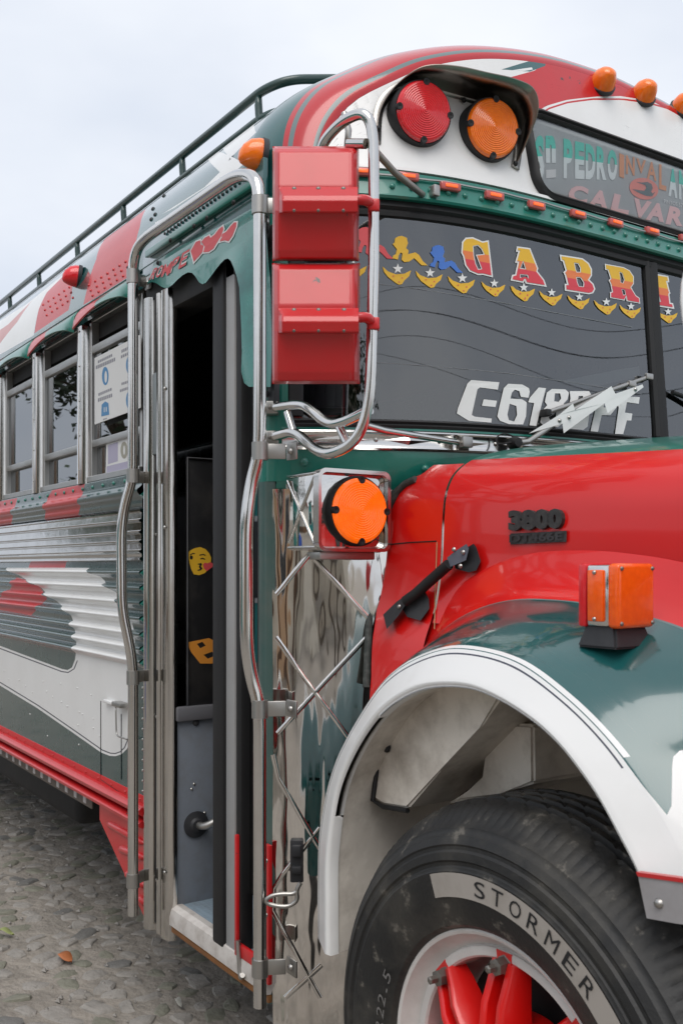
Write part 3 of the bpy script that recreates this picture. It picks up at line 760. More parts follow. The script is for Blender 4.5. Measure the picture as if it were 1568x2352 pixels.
extrude_poly('notice_print', [q4(*disc((1190, 1695), 82, sx=.42)), q4(*disc((1190, 1695), 45, sx=.22))], pm(.0188), plain('olive_ink', (.30, .29, .24), .7), notice, .0002, dirf=ND)
extrude_poly('notice_print', [q4((1024, 1850), (1225, 1800), (1225, 1872), (1022, 1915))], pm(.0188), MATS['lilac_ink'], notice, .0002, dirf=ND)

# ---------------------------------------------------------------- roof rack
yr = .255
up = fillet([(REAR + .3, yr, 2.996), (-.46, yr, 2.996), (-.385, yr + .05, 3.010), (-.36, yr + .35, 3.085), (-.36, 1.2, 3.20), (-.36, 2.4 - yr - .35, 3.085), (-.385, 2.4 - yr - .05, 3.010), (-.46, 2.4 - yr, 2.996), (REAR + .3, 2.4 - yr, 2.996)], .055)
M_rack = paint('dark_green_rack_paint', (.012, .045, .040), .3, .4)
V, Fs = tube_geo(up, .0145, 12); rack = mk('roof_rack', V, Fs, M_rack, smooth=True)
low = fillet([(REAR + .3, yr, 2.913), (-.46, yr, 2.913), (-.40, yr + .05, 2.925), (-.38, yr + .3, 2.99)], .08)
V, Fs = tube_geo(low, .0125, 10); mk('rack_rail', V, Fs, M_rack, rack, smooth=True)
for px, py in ((595, 208), (420, 355), (285, 465), (179, 553), (91, 633), (24, 685)):
    a = PY(px, py, yr); x = a.x
    V, Fs = tube_geo([(x, yr, 2.990), (x - .004, yr, 2.960), (x - .004, yr + .002, 2.930), (x, yr, 2.913), (x + .002, yr + .005, 2.87)], [.009, .013, .013, .011, .011], 8); mk('rack_post', V, Fs, M_rack, rack, smooth=True)
for k in range(8):
    x = -4.6 - .55 * k
    tube('rack_post', [(x, yr, 2.99), (x, yr, 2.87)], .011, M_rack, rack, n=8)

# ---------------------------------------------------------------- clearance lamps
def clearance(name, base, ax, upv, s, mat, mbase=M_plas):
    ax = Vector(ax).normalized(); upv = Vector(upv); upv = (upv - ax * upv.dot(ax)).normalized(); rt = ax.cross(upv)
    V = []; Fs = []; n = 20; base = Vector(base)
    for (h, rx, ry, sh) in ((0, 1, 1.08, 0), (.35, 1.0, 1.06, 0), (.9, .86, .92, .05), (1.35, .60, .62, .20), (1.55, .26, .30, .32)):
        for k in range(n):
            a = 2 * math.pi * k / n; V.append(base + ax * (s * h) + rt * (s * rx * math.cos(a)) + upv * (s * (ry * math.sin(a) - sh)))
    for i in range(4):
        for k in range(n): Fs.append((i * n + k, i * n + (k + 1) % n, (i + 1) * n + (k + 1) % n, (i + 1) * n + k))
    Fs.append(tuple(range(4 * n, 5 * n)))
    o = mk(name, V, Fs, mat, smooth=True, sharp=50)
    V2, F2 = lathe_geo([(0, -.2 * s), (1.12 * s, -.2 * s), (1.15 * s, .12 * s), (.9 * s, .2 * s)], base, ax, 20)
    mk('lamp_base', V2, F2, mbase, o, smooth=True, sharp=40)
    return o
rb2 = BVHTree.FromPolygons([v.co for v in cap.data.vertices], [p.vertices[:] for p in cap.data.polygons])
b = PY(602, 358, .012); clearance('amber_clearance_lamp', b, (-.25, -1, .12), (0, 0, 1), .040, M_amber)
b = on_roof(182, 636); clearance('red_clearance_lamp', b, (-.25, -1, .12), (0, 0, 1), .040, M_redl)
for px, py in ((1380, 196), (1474, 222), (1566, 250)):
    b = min([q for q in (hit(rb2, px, py), on_face(px, py)) if q is not None], key=lambda q: (q - EYE).length)
    clearance('amber_clearance_lamp', b, (.80, -.30, .52), (0, 0, 1), .039, M_amber)

# ---------------------------------------------------------------- door way
jam1 = [(-.762, .02), (-.762, -.012), (-.756, -.022), (-.738, -.026), (-.718, -.020), (-.710, -.006), (-.710, .03)]
V = [(x, y, z) for z in (.335, 2.36) for x, y in jam1]; n = len(jam1)
door_frame = mk('door_jamb', V, [(i, i + 1, n + i + 1, n + i) for i in range(n - 1)], M_jamb, smooth=True, sharp=40)
jam2 = [(-.710, .03), (-.708, .004), (-.674, .004), (-.672, -.010), (-.668, -.016), (-.655, -.016), (-.648, -.010), (-.640, -.016), (-.612, -.018), (-.585, -.014), (-.578, .0), (-.577, .014)]
V = [(x, y, z) for z in (.34, 2.36) for x, y in jam2]; n = len(jam2)
mk('jamb_strip', V, [(i, i + 1, n + i + 1, n + i) for i in range(n - 1)], M_jamb, door_frame, smooth=True, sharp=40)
bm = bmesh.new(); bm_box(bm, (-.690, .0005, 1.36), (.036, .010, 2.0), bev=.001); from_bm('gap_shade_strip', bm, M_blk, door_frame)  # black strip laid on the jamb, stands in for the shade in its gap
rivets('jamb_screws', [(-.690, -.005, z) for z in (.50, 1.02, 1.60, 2.0)] + [(-.60, -.018, z) for z in (.55, 1.62, 2.05)], (0, -1, 0), .006, M_steel, door_frame)
for z in (1.62,): box('jamb_latch', (-.690, -.006, 1.985), (.034, .012, .26), plain('pale_jamb_plate', (.20, .23, .24), .5), door_frame, bev=.003)
box('door_header', (-.39, .05, 2.36), (.80, .10, .12), M_int, bev=.004)
box('front_pillar', (-.035, .06, 1.45), (.06, .10, 2.0), M_int, bev=.004)
# step well
M_edge = plain('worn_white_step_paint', (.52, .49, .46), .5, amt=.7, scale=18, dirt=(.22, .18, .15))
tm, tnt, tb = newmat('punched_blue_tread'); grime(tnt, tb, (.20, .26, .31), amt=.5, scale=20, dirt=(.10, .09, .08), rough=.55)
tv = tnt.nodes.new('ShaderNodeTexVoronoi'); tv.inputs['Scale'].default_value = 55; tv.inputs['Randomness'].default_value = 0.0
tcc = tnt.nodes.new('ShaderNodeTexCoord'); tnt.links.new(tcc.outputs['Object'], tv.inputs['Vector'])
tbp = tnt.nodes.new('ShaderNodeBump'); tbp.inputs['Distance'].default_value = .003; tnt.links.new(tv.outputs['Distance'], tbp.inputs['Height']); tnt.links.new(tbp.outputs[0], tb.inputs['Normal'])
step = box('step', (-.29, .22, .435), (.60, .42, .02), tm, bev=.002)
nose = [(.035, .447), (.012, .450), (-.004, .440), (-.010, .415), (-.010, .392), (.004, .390)]
V = [(x, y, z) for x in (-.640, .02) for y, z in nose]; n = len(nose)
mk('step_edge', V, [(i, i + 1, n + i + 1, n + i) for i in range(n - 1)] + [tuple(range(n)), tuple(range(n, 2 * n))], M_edge, step, smooth=True, sharp=35)
box('rusty_sill', (-.31, .002, .378), (.66, .012, .020), plain('rust', (.22, .09, .025), .8, amt=.6, scale=25, dirt=(.06, .04, .03)), step, bev=.002)
well = box('step_well_wall', (-.592, .31, .735), (.016, .60, .60), M_grp, bev=.003)
box('well_ledge', (-.580, .31, 1.040), (.03, .60, .045), plain('worn_dark_ledge', (.10, .10, .11), .5), well, bev=.006)
rivets('well_bolts', [(-.583, .08 + .09 * k, 1.008) for k in range(6)], (1, 0, 0), .011, M_plas, well)
rivets('well_screws', [(-.584, .05 + random.random() * .4, .5 + random.random() * .45) for k in range(12)], (1, 0, 0), .005, M_steel, well)
hc = PX(449, 1893, -.583)
lathe('handle_flange', [(0, 0), (.040, 0), (.042, .006), (.024, .012), (.018, .020), (0, .022)], hc, (1, 0, 0), M_plas, well, n=24)
tube('step_handle', [hc, hc + Vector((.05, .01, .0)), hc + Vector((.07, .06, .03)), hc + Vector((.06, .14, .10)), hc + Vector((.06, .20, .30))], .012, M_steel, well, rad=.04)
panel = box('entry_panel', (-.590, .40, 1.45), (.012, .70, .78), M_intp, bev=.003)
tube('panel_trim', [(-.580, .05, 1.06), (-.580, .05, 1.838), (-.580, .74, 1.838)], .004, M_plas, panel, n=8)
box('second_step', (-.29, .62, .70), (.58, .40, .02), M_grp, bev=.003)
box('step_riser', (-.29, .43, .57), (.58, .012, .25), M_grp, bev=.003)
# stickers on the panel
def onp(p): return PX(p[0], p[1], -.5835)
XD = Vector((1, 0, 0)); c5 = crop(0, 1179, .5)
def q5(*L): return [c5(*p) for p in L]
fc = extrude_poly('kiss_sticker', [q5((862, 185), (875, 170), (895, 160), (920, 155), (945, 165), (962, 185), (970, 205), (968, 230), (960, 255), (940, 275), (915, 284), (890, 280), (878, 255), (870, 225))], onp, M_ysticker, panel, .0006, dirf=XD)
def s5(loop, mat): return extrude_poly('sticker_print', [q5(*loop)], lambda p: onp(p) + XD * .0008, mat, panel, .0003, dirf=XD)
s5(disc((879, 203), 9, 12, .8), M_blk)
s5([(872, 190), (885, 182), (895, 183), (895, 187), (885, 187), (874, 194)], M_blk); s5([(915, 190), (935, 186), (945, 192), (943, 196), (933, 191), (917, 195)], M_blk)
s5([(920, 207), (932, 204), (942, 210), (940, 214), (931, 209), (921, 212)], M_blk); s5([(908, 232), (924, 228), (928, 236), (922, 244), (930, 252), (922, 262), (908, 264), (908, 260), (919, 256), (913, 246), (918, 236), (909, 236)], M_blk)
s5([(932, 234), (942, 226), (952, 230), (966, 224), (980, 232), (976, 246), (950, 266), (936, 252)], M_rsticker)
extrude_poly('letter_sticker', [q5((856, 594), (960, 573), (1010, 600), (1010, 690), (920, 690), (880, 640)), q5((905, 600), (930, 590), (945, 608), (920, 620)), q5((935, 650), (975, 635), (985, 655), (955, 668))], onp, M_osticker, panel, .0006, dirf=XD)

# folded door leaf
M_dgrey = plain('grey_door_paint', (.30, .30, .30), .45, amt=.25)
leafo = box('door_leaf', (-.200, .015, 1.400), (.052, .030, 1.93), M_dgrey, bev=.004)
box('door_seal', (-.262, .012, 1.400), (.068, .040, 1.94), M_blk, leafo, bev=.008)
box('door_seal', (-.160, .024, 1.400), (.032, .040, 1.90), M_blk, leafo, bev=.008)
mk('door_glass', [(-.150, .03, .60), (-.050, .05, .60), (-.050, .05, 2.3), (-.150, .03, 2.3)], [(0, 1, 2, 3)], M_sglass, leafo)
box('door_kick_plate', (-.158, .0, .60), (.012, .012, .33), M_redold, leafo, bev=.003)
box('door_kick_plate', (-.10, .0, .455), (.12, .012, .035), M_redold, leafo, bev=.003)
tube('door_hook', [PY(547, 2160, -.01), PY(549, 2200, -.01), PY(553, 2248, -.01), PY(557, 2240, -.02)], .007, M_steel, leafo, n=8, rad=.02)
# inner black edge of the open doorway
box('door_inner_panel', (-.09, .12, 1.36), (.09, .01, 1.9), M_intp, leafo, bev=.003)

# painted canopy plate over the door
c6 = crop(250.9, 313.6, .24)
can = [c6(*p) for p in ((380, 1200), (600, 1058), (860, 925), (1100, 805), (1345, 665), (1490, 590), (1490, 2390), (1340, 2395), (1300, 2360), (1275, 2250), (1288, 2060), (1285, 1850), (1278, 1650), (1265, 1450), (1240, 1350), (1205, 1260), (1165, 1190), (1130, 1165), (1095, 1175), (1050, 1215), (1000, 1270), (950, 1335), (905, 1395), (875, 1410), (845, 1395), (810, 1335), (780, 1302), (740, 1298), (690, 1325), (640, 1370), (600, 1415), (560, 1445), (520, 1448), (480, 1430), (440, 1402), (400, 1388), (370, 1400), (355, 1412), (362, 1300))]
can2 = [(PY(*p, -.034).x, PY(*p, -.034).z) for p in can]
def canS(x, z):
    b = .010 * math.sin((x + .4) * 17) * clamp((2.36 - z) / .12) + .006 * math.sin(x * 31 + z * 9) * clamp((2.36 - z) / .15)
    return Vector((x, -.030 + b + .012 * clamp((z - 2.40) / .05), z))
def subdiv_plate(name, loop, S, mat, parent, step_, thick=.004):
    zs = [p[1] for p in loop]; V = []; Fs = []; z = min(zs); rows = sorted(set([round(q, 4) for q in zs] + [round(lerp(min(zs), max(zs), k / 120), 4) for k in range(121)]))
    for a, b in zip(rows, rows[1:]):
        if b - a < 2e-4: continue
        m = (a + b) / 2; B = []
        for (x1, y1), (x2, y2) in zip(loop, loop[1:] + loop[:1]):
            if abs(y1 - y2) > 1e-7 and min(y1, y2) <= m <= max(y1, y2):
                f = lambda y: x1 + (x2 - x1) * (clamp(y, min(y1, y2), max(y1, y2)) - y1) / (y2 - y1); B.append((f(m), f(a), f(b)))
        B.sort()
        for L, Q in zip(B[0::2], B[1::2]):
            n = max(1, int((Q[0] - L[0]) / step_))
            for k in range(n):
                s = len(V); V += [S(lerp(L[1], Q[1], k / n), a), S(lerp(L[1], Q[1], (k + 1) / n), a), S(lerp(L[2], Q[2], (k + 1) / n), b), S(lerp(L[2], Q[2], k / n), b)]; Fs.append((s, s + 1, s + 2, s + 3))
    def nr(p):
        e = 1e-3; a = S(p.x + e, p.z) - S(p.x - e, p.z); b_ = S(p.x, p.z + e) - S(p.x, p.z - e); return a.cross(b_).normalized()
    return mk(name, V, Fs, mat, parent, normals=[nr(v) for v in V])
cpm, cpn, cpb = newmat('airbrushed_canopy_paint')
mcc = grime(cpn, cpb, (.03, .21, .18), amt=.9, scale=7.0, dirt=(.01, .05, .055), rough=.2)
cpb.inputs['Coat Weight'].default_value = .8
canopy = subdiv_plate('door_canopy', can2, canS, cpm, BUS, .012)
subdiv_plate('canopy_back', can2, lambda x, z: canS(x, z) + Vector((0, .003, 0)), M_blk, canopy, .03)
box('canopy_strip', (-.38, -.014, 2.505), (.74, .014, .022), M_grn, canopy, bev=.003)
box('canopy_edge', (-.40, .000, 2.49), (.80, .014, .15), M_fgr, canopy, bev=.002)
rivets('canopy_bolts', [p for p in [PY(*c6(u, v), -.021) for u, v in ((590, 995), (815, 858), (938, 782), (1195, 632), (470, 1210))]], (0, -1, 0), .008, M_blk, canopy)
def oncan(p):
    q = PY(p[0], p[1], -.036); s = canS(q.x, q.z); return Vector((s.x, s.y - .0015, s.z))
def q6(*L): return [c6(*p) for p in L]
quads = [('R', (395, 1255), (455, 1230), (368, 1370), (415, 1362)), ('O', (450, 1230), (500, 1215), (425, 1350), (480, 1345)), ('M', (505, 1220), (580, 1185), (485, 1345), (555, 1325)), ('P', (590, 1170), (660, 1120), (560, 1310), (620, 1285)), ('E', (670, 1110), (745, 1065), (650, 1270), (725, 1225))]
for ch, a, b_, c_, d_ in quads:
    qq = [c6(*a), c6(*b_), c6(*c_), c6(*d_)]
    text_on('canopy_letter_edge', ch, qq, oncan, M_wsticker, canopy, bold=.06, off=.0006, dirf=ND)
    text_on('canopy_letter', ch, qq, oncan, M_rsticker, canopy, bold=.012, off=.0014, dirf=ND)
for L, mat in (([(755, 1090), (790, 1000), (830, 985), (850, 1030), (885, 1040), (880, 1100), (840, 1150), (800, 1195), (790, 1160)], M_rsticker), ([(850, 1000), (880, 960), (920, 940), (940, 965), (980, 930), (1010, 880), (1045, 850), (1062, 880), (1050, 960), (985, 1070), (940, 1100), (890, 1105), (900, 1050)], M_rsticker), ([(1060, 930), (1100, 905), (1135, 850), (1165, 815), (1190, 815), (1196, 860), (1165, 950), (1130, 1000), (1090, 990), (1050, 1000)], M_rsticker)):
    extrude_poly('canopy_letter_edge', [q6(*inset(L, -13))], oncan, M_wsticker, canopy, .0005, dirf=ND)
    extrude_poly('canopy_letter', [q6(*L)], oncan, mat, canopy, .0012, dirf=ND)

# ---------------------------------------------------------------- grab rails round the door
def yb(z, a, b): return -.075
gl = [PY(306, 2102, -.075), PY(306, 1535, -.075), PY(298, 1480, -.085), PY(281, 1400, -.105), PY(279, 1220, -.105), PY(287, 1160, -.095), PY(307, 1095, -.075), PY(307, 600, -.075), PY(322, 555, -.075), PY(545, 400, -.075), PY(590, 405, -.075), PY(597, 470, -.075), PY(594, 1040, -.075), PY(577, 1110, -.09), PY(566, 1190, -.105), PY(566, 1480, -.105), PY(577, 1555, -.09), PY(592, 1620, -.075), PY(597, 2312, -.075)]
for i in (0, 1, 7, 6): gl[i].x = gl[0].x
for i in (11, 12, 17, 18): gl[i].x = gl[18].x
rail = tube('grab_rail', gl, .0165, M_chr, n=16, rad=[0] + [.05] * 7 + [.10, .07, .07] + [.06] * 8)
def clamp_at(px, py, dx):
    c = PY(px, py, -.075); c.x = gl[0].x if px < 400 else gl[18].x
    bm = bmesh.new()
    V, Fs = tube_geo([c + Vector((0, 0, -.022)), c + Vector((0, 0, .022))], .0205, 16)
    vs = [bm.verts.new(v) for v in V]; [bm.faces.new([vs[i] for i in f]) for f in Fs]
    e = Vector((dx, .055, 0)); m = c + e * .55
    bm_box(bm, m, (e.length * .95, .008, .038), rot=basis(e), bev=.002)
    f = c + e + Vector((.0 + (.012 if dx > 0 else -.002), .012, 0)); bm_box(bm, f, (.045, .006, .042), bev=.002)
    o = from_bm('rail_clamp', bm, M_steel, rail)
    rivets('clamp_bolt', [f + Vector((0, -.004, 0))], (0, -1, 0), .0085, M_steel, o)
for px, py in ((307, 635), (307, 1093), (306, 1556), (306, 2022)): clamp_at(px, py, -.035)
for px, py in ((597, 472), (594, 1037), (596, 1628), (597, 2222)): clamp_at(px, py, .030)

# ---------------------------------------------------------------- front: corner posts, header, windshield
def FN(y, z):
    e = 1e-3; a = Vector((Fx(y + e, z) - Fx(y - e, z), 2 * e, 0)); b = Vector((Fx(y, z + e) - Fx(y, z - e), 0, 2 * e)); n = a.cross(b).normalized()
    return n if n.x > 0 else -n
def band(name, y0, y1, pr, mat, parent=BUS, n=60, sharp=40):
    """strip that follows the front plan; pr = [(z, offset)...]"""
    o = grid(name, lambda y, i: (Fx(y, pr[int(i)][0]) + pr[int(i)][1], y, pr[int(i)][0]), lin(y0, y1, n), list(range(len(pr))), mat, parent)
    o.data.set_sharp_from_angle(angle=R(sharp)); return o
frv = bvh_grid(lambda y, z: (Fx(y, z), y, z), lin(0, 2.4, 240), lin(.2, 2.56, 160))
def on_front(px, py, off=0.0): return hit(frv, px, py, off)
def onf(off): return lambda p: hit(frv, p[0], p[1], off)
# corner posts: near side painted green above, bright metal below
V = []
post = [(-.030, -.004), (-.004, -.004), (.004, 0.0), (Fx(.02, 2.0) + .006, .02), (Fx(.05, 2.0) + .006, .05), (Fx(.06, 2.0) - .02, .062)]
def post_geo(z0, z1): return [(x, y, z) for z in (z0, z1) for x, y in post], [(i, i + 1, len(post) + i + 1, len(post) + i) for i in range(len(post) - 1)]
V, Fs = post_geo(1.72, 2.46); cpost = mk('corner_post', V, Fs, M_grn, smooth=True, sharp=50)
post = [(-.030, -.004), (-.004, -.004), (.003, 0.0), (Fx(.018, 1.0) + .004, .018), (Fx(.018, 1.0) - .004, .022)]
V, Fs = post_geo(.36, 1.72); mk('corner_post_lower', V, Fs, paint('grey_green_post_paint', (.05, .10, .09), .3, .4, amt=.5), cpost, smooth=True, sharp=50)
box('red_corner_strip', (PY(613, 2140, -.008).x, -.004, .60), (.022, .012, .36), M_redold, cpost, bev=.002)
rivets('strip_screws', [(PY(613, 2140, -.008).x + .003, -.011, z) for z in (.46, .60, .74)], (0, -1, 0), .006, M_steel, cpost)
for py in (455, 510, 545, 700, 905, 930): 
    h = PY(614, py, -.006); lathe('hinge_bolt', [(0, 0), (.009, 0), (.009, .006), (.005, .011), (0, .011)], h, (0, -1, 0), M_plas if py % 2 else M_steel, cpost, n=10)
    if py in (545, 905): box('hinge_plate', h + Vector((.012, .012, 0)), (.034, .018, .060), M_plas if py == 905 else M_steel, cpost, bev=.003)

hdr = band('header_trim', .035, 2.365, [(2.535, -.02), (2.533, .010), (2.528, .018), (2.470, .026), (2.462, .030), (2.456, .026), (2.455, -.02)], M_grn)
band('header_white_lip', .06, 2.34, [(2.5365, -.01), (2.5365, .016), (2.545, .016), (2.548, .004)], M_wht, hdr)
rivets_pts = []
V = []
for k in range(44):
    y = .12 + .050 * k; p = Vector((Fx(y, 2.49) + .0235, y, 2.487)); rivets_pts.append(p)
rivets('header_rivets', rivets_pts, (1, -.1, .1), .0085, M_grn, hdr)
tube('marker_wire', [Vector((Fx(.10 + .045 * k, 2.52) + .026, .10 + .045 * k, 2.516 - .003 * abs(math.sin(k * .9)))) for k in range(49)], .0032, M_steel, hdr, n=6)
hb = bvh_of(hdr)
for px, py in ((832, 398), (934, 409), (1030, 432), (1130, 453), (1226, 475), (1321, 495), (1407, 515), (1491, 534), (1568, 551)):
    c = hit(hb, px, py) or PX(px, py, .26)
    n = FN(c.y, 2.5); rot = basis(Vector((-n.y, n.x, 0)), Vector((0, 0, 1)))
    o = box('marker_lamp', c + n * .008, (.060, .022, .016), M_pink, hdr, rot=rot, bev=.005)
    box('marker_lens', c + n * .0175, (.036, .009, .005), M_ledlit, o, rot=rot, bev=.002)
band('windshield_gasket', .05, 2.35, [(2.460, -.03), (2.458, .010), (2.440, .014), (2.432, .006), (2.425, .012), (2.415, .010), (2.408, -.01)], M_blk)
gask = band('windshield_gasket', .05, 2.35, [(1.862, -.01), (1.862, .010), (1.868, .013), (1.873, .006), (1.879, .011), (1.884, .008), (1.886, -.01)], M_blk)
def pane(y0, y1):
    return grid('windshield_pane', lambda y, z: (Fx(y, z), y, z), lin(y0, y1, 40), lin(1.875, 2.42, 14), M_wglass, flip=False)
pane1 = pane(.06, 1.19); pane2 = pane(1.21, 2.34)
n0 = pane1.data.polygons[0].normal
if n0.x < 0:
    for o in (pane1, pane2): o.data.flip_normals()
V = [(Fx(1.2, z) + dx, 1.2 + dy, z) for z in lin(1.89, 2.43, 8) for dx, dy in ((-.02, -.030), (.008, -.028), (.014, -.016), (.008, -.006), (.014, .008), (.014, .022), (-.02, .030))]
mk('windshield_divider', V, [(j * 7 + i, j * 7 + i + 1, (j + 1) * 7 + i + 1, (j + 1) * 7 + i) for j in range(7) for i in range(6)], M_blk, smooth=True, sharp=40)
V = [(Fx(.055 + dy, z) + dx, .055 + dy, z) for z in lin(1.89, 2.43, 8) for dx, dy in ((.0, -.012), (.012, -.010), (.014, .010), (.006, .022), (-.02, .026))]
mk('windshield_gasket', V, [(j * 5 + i, j * 5 + i + 1, (j + 1) * 5 + i + 1, (j + 1) * 5 + i) for j in range(7) for i in range(4)], M_blk, smooth=True, sharp=40)
# things seen through the glass: curtain at the corner, film seam lines
for k in range(4):
    px = 715 + 24 * k; a = on_front(px, 900); 
    tube('curtain_fold', [a + Vector((-.06, .03, .5)), a + Vector((-.05, .03, .1)), a + Vector((-.06, .03, -.03))], .020, plain('lilac_curtain', (.20, .19, .24), .8) if k == 0 else MATS['lilac_curtain'], BUS, n=8)
def linestrip(name, L, w, mat, parent, off=.002):
    V = []; Fs = []
    for px, py in L:
        for s in (-w / 2, w / 2): V.append(hit(frv, px, py + s, off))
    for i in range(len(L) - 1): Fs.append((2 * i, 2 * i + 1, 2 * i + 3, 2 * i + 2))
    return mk(name, V, Fs, mat, parent)
M_film = plain('film_seam', (.16, .17, .18), .4)
linestrip('film_seam', [(865, 652), (960, 664), (1060, 680), (1160, 697), (1260, 716), (1360, 735), (1450, 752)], 1.6, M_film, pane1)
linestrip('film_seam', [(865, 833), (960, 839), (1060, 847), (1160, 857), (1260, 871), (1360, 886), (1470, 905)], 1.6, M_film, pane1)

# stickers on the glass
c1 = crop(815.4, 489.2, .28); c2 = crop(1191.7, 489.2, .24); c3 = crop(1003.5, 834.2, .34)
LET = [(c1, [[(900, 205), (960, 200), (1040, 235), (1090, 225), (1125, 530), (1045, 510), (1000, 510), (930, 480), (895, 430), (880, 360), (865, 330), (870, 240)], [(965, 278), (1000, 270), (1030, 300), (1048, 340), (985, 345), (1028, 458), (1005, 462), (985, 420), (970, 350)]]),
       (c1, [[(1320, 275), (1430, 290), (1495, 455), (1490, 480), (1545, 550), (1565, 608), (1390, 580), (1385, 552), (1375, 575), (1268, 555), (1280, 510), (1305, 505), (1325, 410), (1305, 410), (1330, 320), (1312, 320)], [(1370, 405), (1388, 458), (1352, 455)], [(1350, 510), (1405, 515), (1410, 535), (1390, 535), (1350, 530)]]),
       (c2, [[(380, 400), (600, 435), (660, 480), (690, 540), (690, 600), (665, 640), (705, 680), (722, 730), (700, 770), (660, 780), (430, 745), (428, 680), (450, 680), (430, 600), (415, 570), (435, 550), (410, 465), (390, 460)], [(525, 485), (555, 490), (575, 530), (575, 565), (545, 565), (535, 540)], [(545, 620), (580, 625), (608, 670), (605, 705), (565, 700), (550, 660)]]),
       (c2, [[(812, 488), (990, 520), (1050, 550), (1090, 610), (1090, 680), (1065, 715), (1110, 790), (1145, 815), (1150, 870), (1020, 845), (1015, 805), (1000, 840), (862, 815), (862, 760), (880, 755), (865, 680), (848, 645), (865, 630), (840, 550), (815, 545)], [(955, 570), (975, 580), (995, 640), (985, 672), (965, 665)], [(975, 735), (1000, 740), (1008, 782), (988, 785)]]),
       (c2, [[(1252, 575), (1420, 605), (1430, 665), (1412, 665), (1430, 740), (1440, 770), (1430, 780), (1440, 860), (1465, 865), (1478, 920), (1310, 895), (1308, 840), (1330, 840), (1310, 765), (1295, 740), (1305, 720), (1275, 645), (1255, 640)]])]
for cf, loops in LET:
    k = 9 if loops[0][0] == (812, 488) else (14 if cf is c2 else 12)
    base = [[cf(*p) for p in l] for l in loops]
    pn = pane1
    lw = extrude_poly('letter_sticker_edge', base, onf(.0020), M_wsticker, pn, .0004)
    inn = [[cf(*p) for p in inset(loops[0], k)]] + [[cf(*p) for p in inset(l, -k * .55)] for l in loops[1:]]
    xs = [p[0] for p in inn[0]]; ys = [p[1] for p in inn[0]]; sl = .19
    xm = sum(xs) / len(xs); yy = [p[1] - sl * (p[0] - xm) for p in inn[0]]; lo, hi = min(yy), max(yy)
    extrude_poly('letter_sticker', inn, onf(.0030), M_letter, pn, .0003, uv=lambda p, lo=lo, hi=hi, xm=xm: (0.5, clamp(1 - (p[1] - sl * (p[0] - xm) - lo) / (hi - lo), .001, .999)))
bull = [(0, 0), (43, 40), (108, 65), (178, 60), (233, 32), (218, 80), (178, 115), (160, 145), (133, 150), (108, 135), (48, 90), (13, 45)]
def star(c, r): return [(c[0] + (r if k % 2 == 0 else r * .42) * math.sin(k * math.pi / 5), c[1] - (r if k % 2 == 0 else r * .42) * math.cos(k * math.pi / 5)) for k in range(10)]
for cf, tx, ty, w in ((c1, -140, 405, 233), (c1, 222, 440, 233), (c1, 492, 475, 220), (c1, 755, 518, 222), (c1, 1030, 562, 195), (c1, 1268, 597, 200), (c2, -75, 697, 215), (c2, 185, 745, 222), (c2, 455, 787, 212), (c2, 710, 835, 217), (c2, 952, 878, 205), (c2, 1312, 930, 195)):
    s = w / 233; pts = [cf(tx + x * s, ty + y * s) for x, y in bull]
    o = extrude_poly('bull_head_sticker', [pts], onf(.0022), M_ysticker, pane1, .0005)
    if o is None: continue
    for dx, dy in ((88, 80), (160, 95), (135, 128)): extrude_poly('sticker_dot', [[cf(tx + dx * s + a, ty + dy * s + b) for a, b in disc((0, 0), 6, 8)]], onf(.0030), M_rsticker, pane1, .0002)
    extrude_poly('star_sticker', [[cf(*p) for p in star((tx + 125 * s, ty + 20 * s), 44 * s)]], onf(.0024), M_wsticker, pane1, .0005)
fig = [(380, 190), (420, 205), (430, 250), (415, 290), (435, 310), (430, 340), (490, 325), (520, 345), (550, 395), (590, 432), (540, 430), (500, 390), (480, 372), (440, 400), (400, 405), (378, 385), (385, 335), (370, 325), (355, 350), (348, 385), (302, 372), (310, 350), (330, 340), (340, 300), (320, 275), (305, 255), (320, 245), (325, 210), (350, 195)]
for dx, dy, s, m in ((-300, -54, 1.08, M_rsticker), (0, 0, 1.0, M_ysticker), (306, 60, .94, M_bsticker)):
    extrude_poly('seated_figure_sticker', [[c1(302 + dx + (x - 302) * s, 432 + dy + (y - 432) * s) for x, y in fig]], onf(.0022), m, pane1, .0005)
